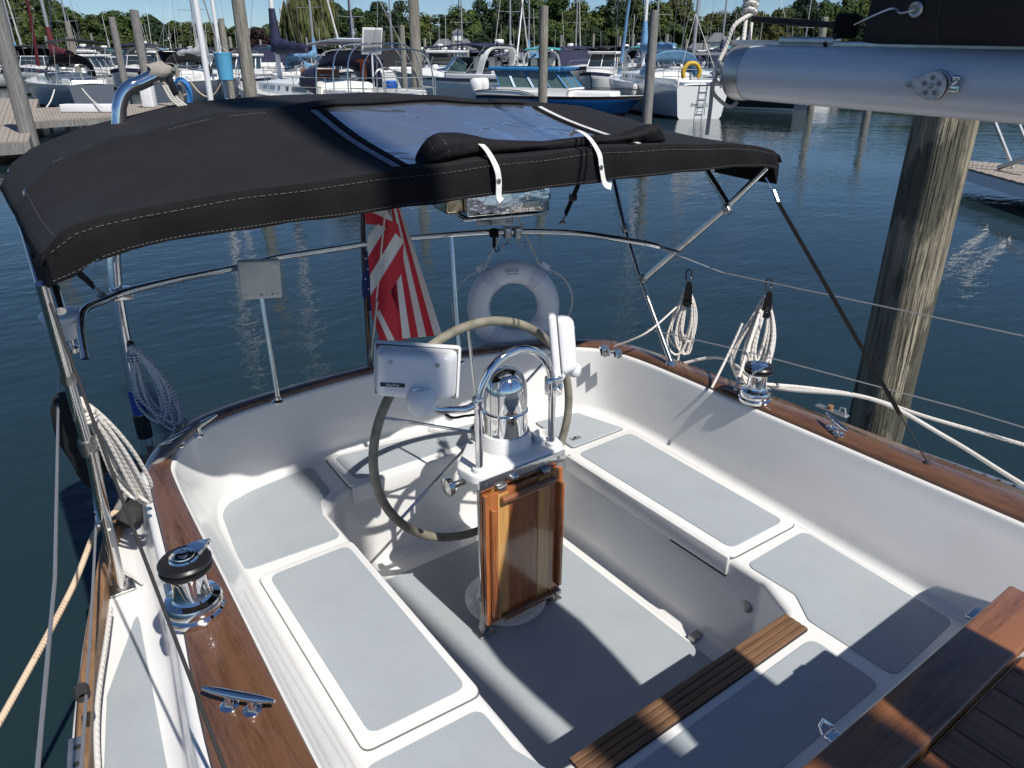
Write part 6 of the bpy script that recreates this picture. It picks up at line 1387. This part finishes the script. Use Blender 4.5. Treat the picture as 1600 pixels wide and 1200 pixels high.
for d, pxs in ((58, [(-30,7),(70,6),(320,8),(420,1),(545,5),(620,6),(960,9),(1080,3),(1200,7)]),
               (72, [(10,1),(130,9),(205,6),(255,2),(300,5),(395,7),(480,6),(560,0),(700,8),(760,2),(880,5),(930,6),(1010,8),(1070,0),(1160,10),(1240,5)]),
               (92, [(-10,5),(40,8),(85,2),(160,0),(230,7),(275,5),(345,6),(430,9),(505,4),(590,8),(665,5),(735,0),(800,6),(850,1),(905,7),(955,5),(1000,2),(1045,6),(1110,5),(1180,8)]),
               (116, [(0,6),(60,5),(110,10),(180,8),(210,5),(265,0),(330,9),(380,8),(450,5),(530,6),(610,2),(650,8),(710,7),(775,5),(830,8),(890,2),(940,5),(985,7),(1030,5),(1090,8),(1140,6),(1220,3)])):
    for px, i in pxs + [(q+rg.uniform(-12,12), rg.choice((5,6,7,8,9,10,5,8))) for q in range(-60, 1300, {58:150,72:95,92:62,116:48}[d])]:
        if d > 80 and i < 5 and rg.random() < .45: i = rg.choice((5,6,7,8,9,10))
        p = bgp(px, d+rg.uniform(-4,4)); hd = A0 + rg.choice((0, math.pi)) + rg.uniform(-.5,.5); put(i, p, hd, rg.uniform(.9,1.1)); k += 1
def purge(o):
    for c_ in kids(o): purge(c_)
    bpy.data.objects.remove(o)
for u_, (kd_, o_) in zip(used, protos):
    if not u_: purge(o_)
# a few taller bare masts whose hulls hide behind the nearer boats
for i, (px, d, H_, mt) in enumerate(((318,30,14,MASTW),)):
    pass

# ================================================================== houses, red truck roof, trees
def house(p, w_, dp_, hw, hr, label, wallm, roofm, cupola=False):
    root = tag(empty('house', (p.x, p.y, 0)), label, 'house'); root.rotation_euler = (0,0,-YAW)
    m = MB(); m.box((0,0,1+hw/2),(w_,dp_,hw)); lobj(m, 'wall', wallm, root, 0)
    m = MB(); z0 = 1+hw; e = .5; v = [(-w_/2-e,-dp_/2-e,z0-.15),(w_/2+e,-dp_/2-e,z0-.15),(w_/2+e,dp_/2+e,z0-.15),(-w_/2-e,dp_/2+e,z0-.15),(-w_/2+dp_*.3,0,z0+hr),(w_/2-dp_*.3,0,z0+hr)]
    m.add(v, [(0,1,5,4),(1,2,5),(2,3,4,5),(3,0,4),(3,2,1,0)]); rf = lobj(m, 'roof', roofm, root, 0)
    if cupola:
        m = MB(); m.box((w_*.1,0,z0+hr+.3),(1.6,1.6,1.2)); m.add([(w_*.1-1.1,-1.1,z0+hr+.9),(w_*.1+1.1,-1.1,z0+hr+.9),(w_*.1+1.1,1.1,z0+hr+.9),(w_*.1-1.1,1.1,z0+hr+.9),(w_*.1,0,z0+hr+1.7)], [(0,1,4),(1,2,4),(2,3,4),(3,0,4)], 1); lobj(m, 'cupola', [W_, roofm], rf, 0)
    for k in range(int(w_/2.4)):
        x = -w_/2+1.4+k*2.4; m = MB(); m.box((x,-dp_/2-.03,1+hw*.55),(1.0,.08,1.3)); wf = lobj(m, 'window', W_, root, 0); m = MB(); m.box((x,-dp_/2-.08,1+hw*.55),(.8,.04,1.1)); lobj(m, 'pane', GLS, wf, 0)
roofg = new_mat('roof_grey', (.12,.125,.135), .8, noise=(4,.2)); wallg = new_mat('wall_clapboard', (.30,.33,.34), .8); wallw = new_mat('wall_white', (.6,.6,.58), .7)
house(bgp(709,140), 8.5, 6, 1.6, 2.3, 'grey roofed boathouse with a cupola at the foot of the trees', wallg, roofg, True)
house(bgp(1092,138), 5.5, 5, 1.6, 1.6, 'grey green house under the trees at the right', new_mat('wall_green', (.14,.19,.17), .8), roofg)
house(bgp(1118,142), 3.6, 4, 3.6, 1.3, 'tall narrow white house beside the grey green one', wallw, roofg)
house(bgp(958,146), 5, 5, 1.0, 1.4, 'low brown shed under the dark trees behind the light blue sail cover', new_mat('wall_brown', (.10,.07,.05), .8), roofg)
m = MB(); p = bgp(267,138,2.6)
for k in range(2): m.rbox(p+RT*(k*1.9-.9)+Vector((0,0,.3*k)), (1.7,1.5,.8), .15, Euler((0,0,-YAW)))
m.rbox(p+Vector((0,0,-1.0)), (3.6,1.6,1.4), .1, Euler((0,0,-YAW))); tag(m.build('red_truck', bm_('truck_red', (.45,.02,.025), .5)), 'red truck parked on the far shore at the left', 'truck')

leaf_cols = {'oak': (.040,.062,.022), 'light': (.060,.085,.026), 'dark': (.026,.044,.022), 'willow': (.095,.110,.042), 'purple': (.030,.020,.020), 'olive': (.060,.068,.024)}
def leaf_mat(k, c):
    m = new_mat('leaves_'+k, c, .9, spec=.12); nt = m.node_tree; b = nt.nodes['Principled BSDF']
    tc = nt.nodes.new('ShaderNodeTexCoord'); n = nt.nodes.new('ShaderNodeTexNoise'); n.inputs['Scale'].default_value = .9; n.inputs['Detail'].default_value = 3
    oi = nt.nodes.new('ShaderNodeObjectInfo'); nt.links.new(tc.outputs['Object'], n.inputs[0])
    hs = nt.nodes.new('ShaderNodeHueSaturation'); hs.inputs['Color'].default_value = (*c, 1)
    mr = nt.nodes.new('ShaderNodeMapRange'); mr.inputs[1].default_value = .3; mr.inputs[2].default_value = .7; mr.inputs[3].default_value = .6; mr.inputs[4].default_value = 1.5; nt.links.new(n.outputs[0], mr.inputs[0])
    mr2 = nt.nodes.new('ShaderNodeMapRange'); mr2.inputs[3].default_value = .478; mr2.inputs[4].default_value = .512; nt.links.new(oi.outputs['Random'], mr2.inputs[0])
    nt.links.new(mr.outputs[0], hs.inputs['Value']); nt.links.new(mr2.outputs[0], hs.inputs['Hue']); nt.links.new(hs.outputs[0], b.inputs['Base Color'])
    return m
LM = {k: leaf_mat(k, c) for k, c in leaf_cols.items()}; bark = new_mat('bark', (.06,.05,.04), .9)
def tree_proto(kind, seed, h=10., w_=9., n=7000, size=.25, willow=False):
    rg = np.random.default_rng(seed); ncl = 46
    # clumps of leaves through an uneven crown
    cl = []; 
    while len(cl) < ncl:
        v = rg.uniform(-1,1,3)
        if v@v > 1: continue
        v[2] = v[2]*.5 + .5
        r0 = (w_/2)*(.80 - .35*max(0, v[2]-.55)/.45) ; cl.append((v[0]*r0, v[1]*r0, h*(.20+.72*v[2]) - .25*abs(v[0])*h*.25, rg.uniform(.8,1.7)*w_/9))
    cl = np.array(cl); pts = []; nr = []
    per = n//ncl
    for x, y, z, r_ in cl:
        d = rg.normal(size=(per,3)); d /= np.linalg.norm(d, axis=1)[:,None]; rad = r_*rg.uniform(.8,1.08,(per,1))
        p = np.array([x,y,z]) + d*rad*np.array([1,1,.75]); 
        if willow: p[:,2] -= rg.uniform(0,2.6,per)
        pts.append(p); nr.append(d)
    P = np.concatenate(pts); Nn = np.concatenate(nr) + np.array([0,0,.25]) + rg.normal(size=P.shape)*.28; Nn /= np.linalg.norm(Nn,axis=1)[:,None]
    a = rg.normal(size=P.shape); T1 = np.cross(Nn, a); T1 /= np.linalg.norm(T1,axis=1)[:,None]; T2 = np.cross(Nn, T1); s = size*rg.uniform(.6,1.4,(len(P),1))
    if willow: T1 = np.tile([0,0,1.],(len(P),1)); T2 = np.cross(Nn,T1); T2 /= np.linalg.norm(T2,axis=1)[:,None]+1e-6; sa, sb = s*2.4, s*.45
    else: sa, sb = s, s*.75
    V4 = np.stack([P-T1*sa-T2*sb*.4, P+T2*sb-T1*sa*.1, P+T1*sa+T2*sb*.2, P-T2*sb+T1*sa*.2], 1).reshape(-1,3)
    me = bpy.data.meshes.new('crown'); F = np.arange(len(V4)).reshape(-1,4)
    me.from_pydata(V4.tolist(), [], F.tolist()); me.materials.append(LM[kind])
    tb = MB(); tb.tube([(0,0,-.5),(.1,0,h*.2),(0,.1,h*.45),(.15,0,h*.8)], [.28,.22,.16,.05], 8)
    for k in range(7): c = cl[k*3]; tb.tube([(0,0,h*(.18+.05*k)), (c[0]*.5,c[1]*.5,(h*.25+c[2])*.5), (c[0],c[1],c[2])], [.10,.07,.03], 6)
    return me, tb
TP = {}
for kind, sd, kw in (('oak',1,{}),('oak',2,{}),('light',3,{}),('dark',4,{}),('dark',5,{}),('olive',6,{}),('willow',7,dict(willow=True,n=9000,size=.28)),('purple',8,{})):
    me, tb = tree_proto(kind, sd, **kw); TP.setdefault(kind, []).append((me, tb, [None]))
LBL = {'oak': 'broad green tree in the treeline on the far shore', 'light': 'paler green tree in the treeline on the far shore', 'dark': 'dark evergreen tree in the treeline on the far shore', 'olive': 'olive toned tree in the treeline on the far shore', 'willow': 'tall drooping willow behind the navy covered sloop', 'purple': 'low purple leaved tree left of the willow'}
def tree(p, kind, sx, sz, rot, group='trees on the far shore'):
    me, tb, cache = rg.choice(TP[kind]); root = tag(empty('willow_tree' if kind == 'willow' else 'tree', (p.x,p.y,0), rot), LBL[kind], 'tree', group)
    c = bpy.data.objects.new('crown', me); COL.objects.link(c); c.parent = root
    if cache[0] is None: t = lobj(tb, 'trunk', bark, root); cache[0] = t.data
    else: t = bpy.data.objects.new('trunk', cache[0]); COL.objects.link(t); t.parent = root
    root.location.z = .6; root.scale = (sx, sx, sz)
TXs = [-120,-60,0,60,100,130,160,200,235,265,300,340,380,420,450,545,600,640,665,690,715,750,790,830,870,900,925,945,1000,1055,1085,1110,1150,1175,1200,1250,1300,1400,1600,1800]
TYs = [-70,-60,-45,-22,-5,12,20,17,24,30,24,30,38,32,20,5,2,6,14,22,8,-8,0,-14,-20,-8,16,-6,-10,-6,22,18,12,14,5,-6,-12,-20,-20,-20]
def topy(px): return interp(TXs, TYs, px)
rg = random.Random(12); px = -140
while px < 1800:
    if not (455 < px < 525):
        d = rg.uniform(158,170); hh = (hz(topy(px), d)-.6)*1.03; kinds = ['oak','dark','oak','light','olive'] if px < 440 else (['dark','dark','oak','light'] if px < 1010 else ['oak','light','olive','dark'])
        tree(bgp(px, d), rg.choice(kinds), rg.uniform(.85,1.15), hh/10*rg.uniform(.92,1.03), rg.uniform(0,6.28))
    px += rg.uniform(24, 36)
px = -140
while px < 1800:       # lower trees in front of them
    d = rg.uniform(148,154); hh = (hz(topy(px), d)-.6)*rg.uniform(.45,.72); tree(bgp(px, d), rg.choice(['light','oak','olive','dark','oak']), rg.uniform(.62,.85), max(.3, hh/10), rg.uniform(0,6.28)); px += rg.uniform(34, 52)
for q, (x, d, sx, ty) in enumerate(((492, 150, 1.25, -38),)): tree(bgp(x, d), 'willow', sx, (hz(ty, d)-.6)/10, 1.0, None)
tree(bgp(404, 148), 'purple', .8, (hz(36,148)-.6)/10, .5, None)
m = MB(); rr = np.random.default_rng(5)
for k in range(9000):
    s_ = rr.uniform(-125,190); d = rr.uniform(152,157); z = 1+rr.uniform(0,1.9)*abs(math.sin(s_*.21)+.6*math.sin(s_*.5+1)); p = bg(d, s_, z); a = rr.uniform(0,6.28); u = Vector((math.cos(a),math.sin(a),rr.uniform(-.6,.6)))*.32; v = Vector((-math.sin(a)*.5,math.cos(a)*.5,rr.uniform(.3,1)))*.28
    m.add([p-u, p+v, p+u, p-v], [(0,1,2,3)])
tag(m.build('shore_bushes', LM['olive'], smooth=0), 'low green bushes along the foot of the far trees', 'bushes', kind='stuff')
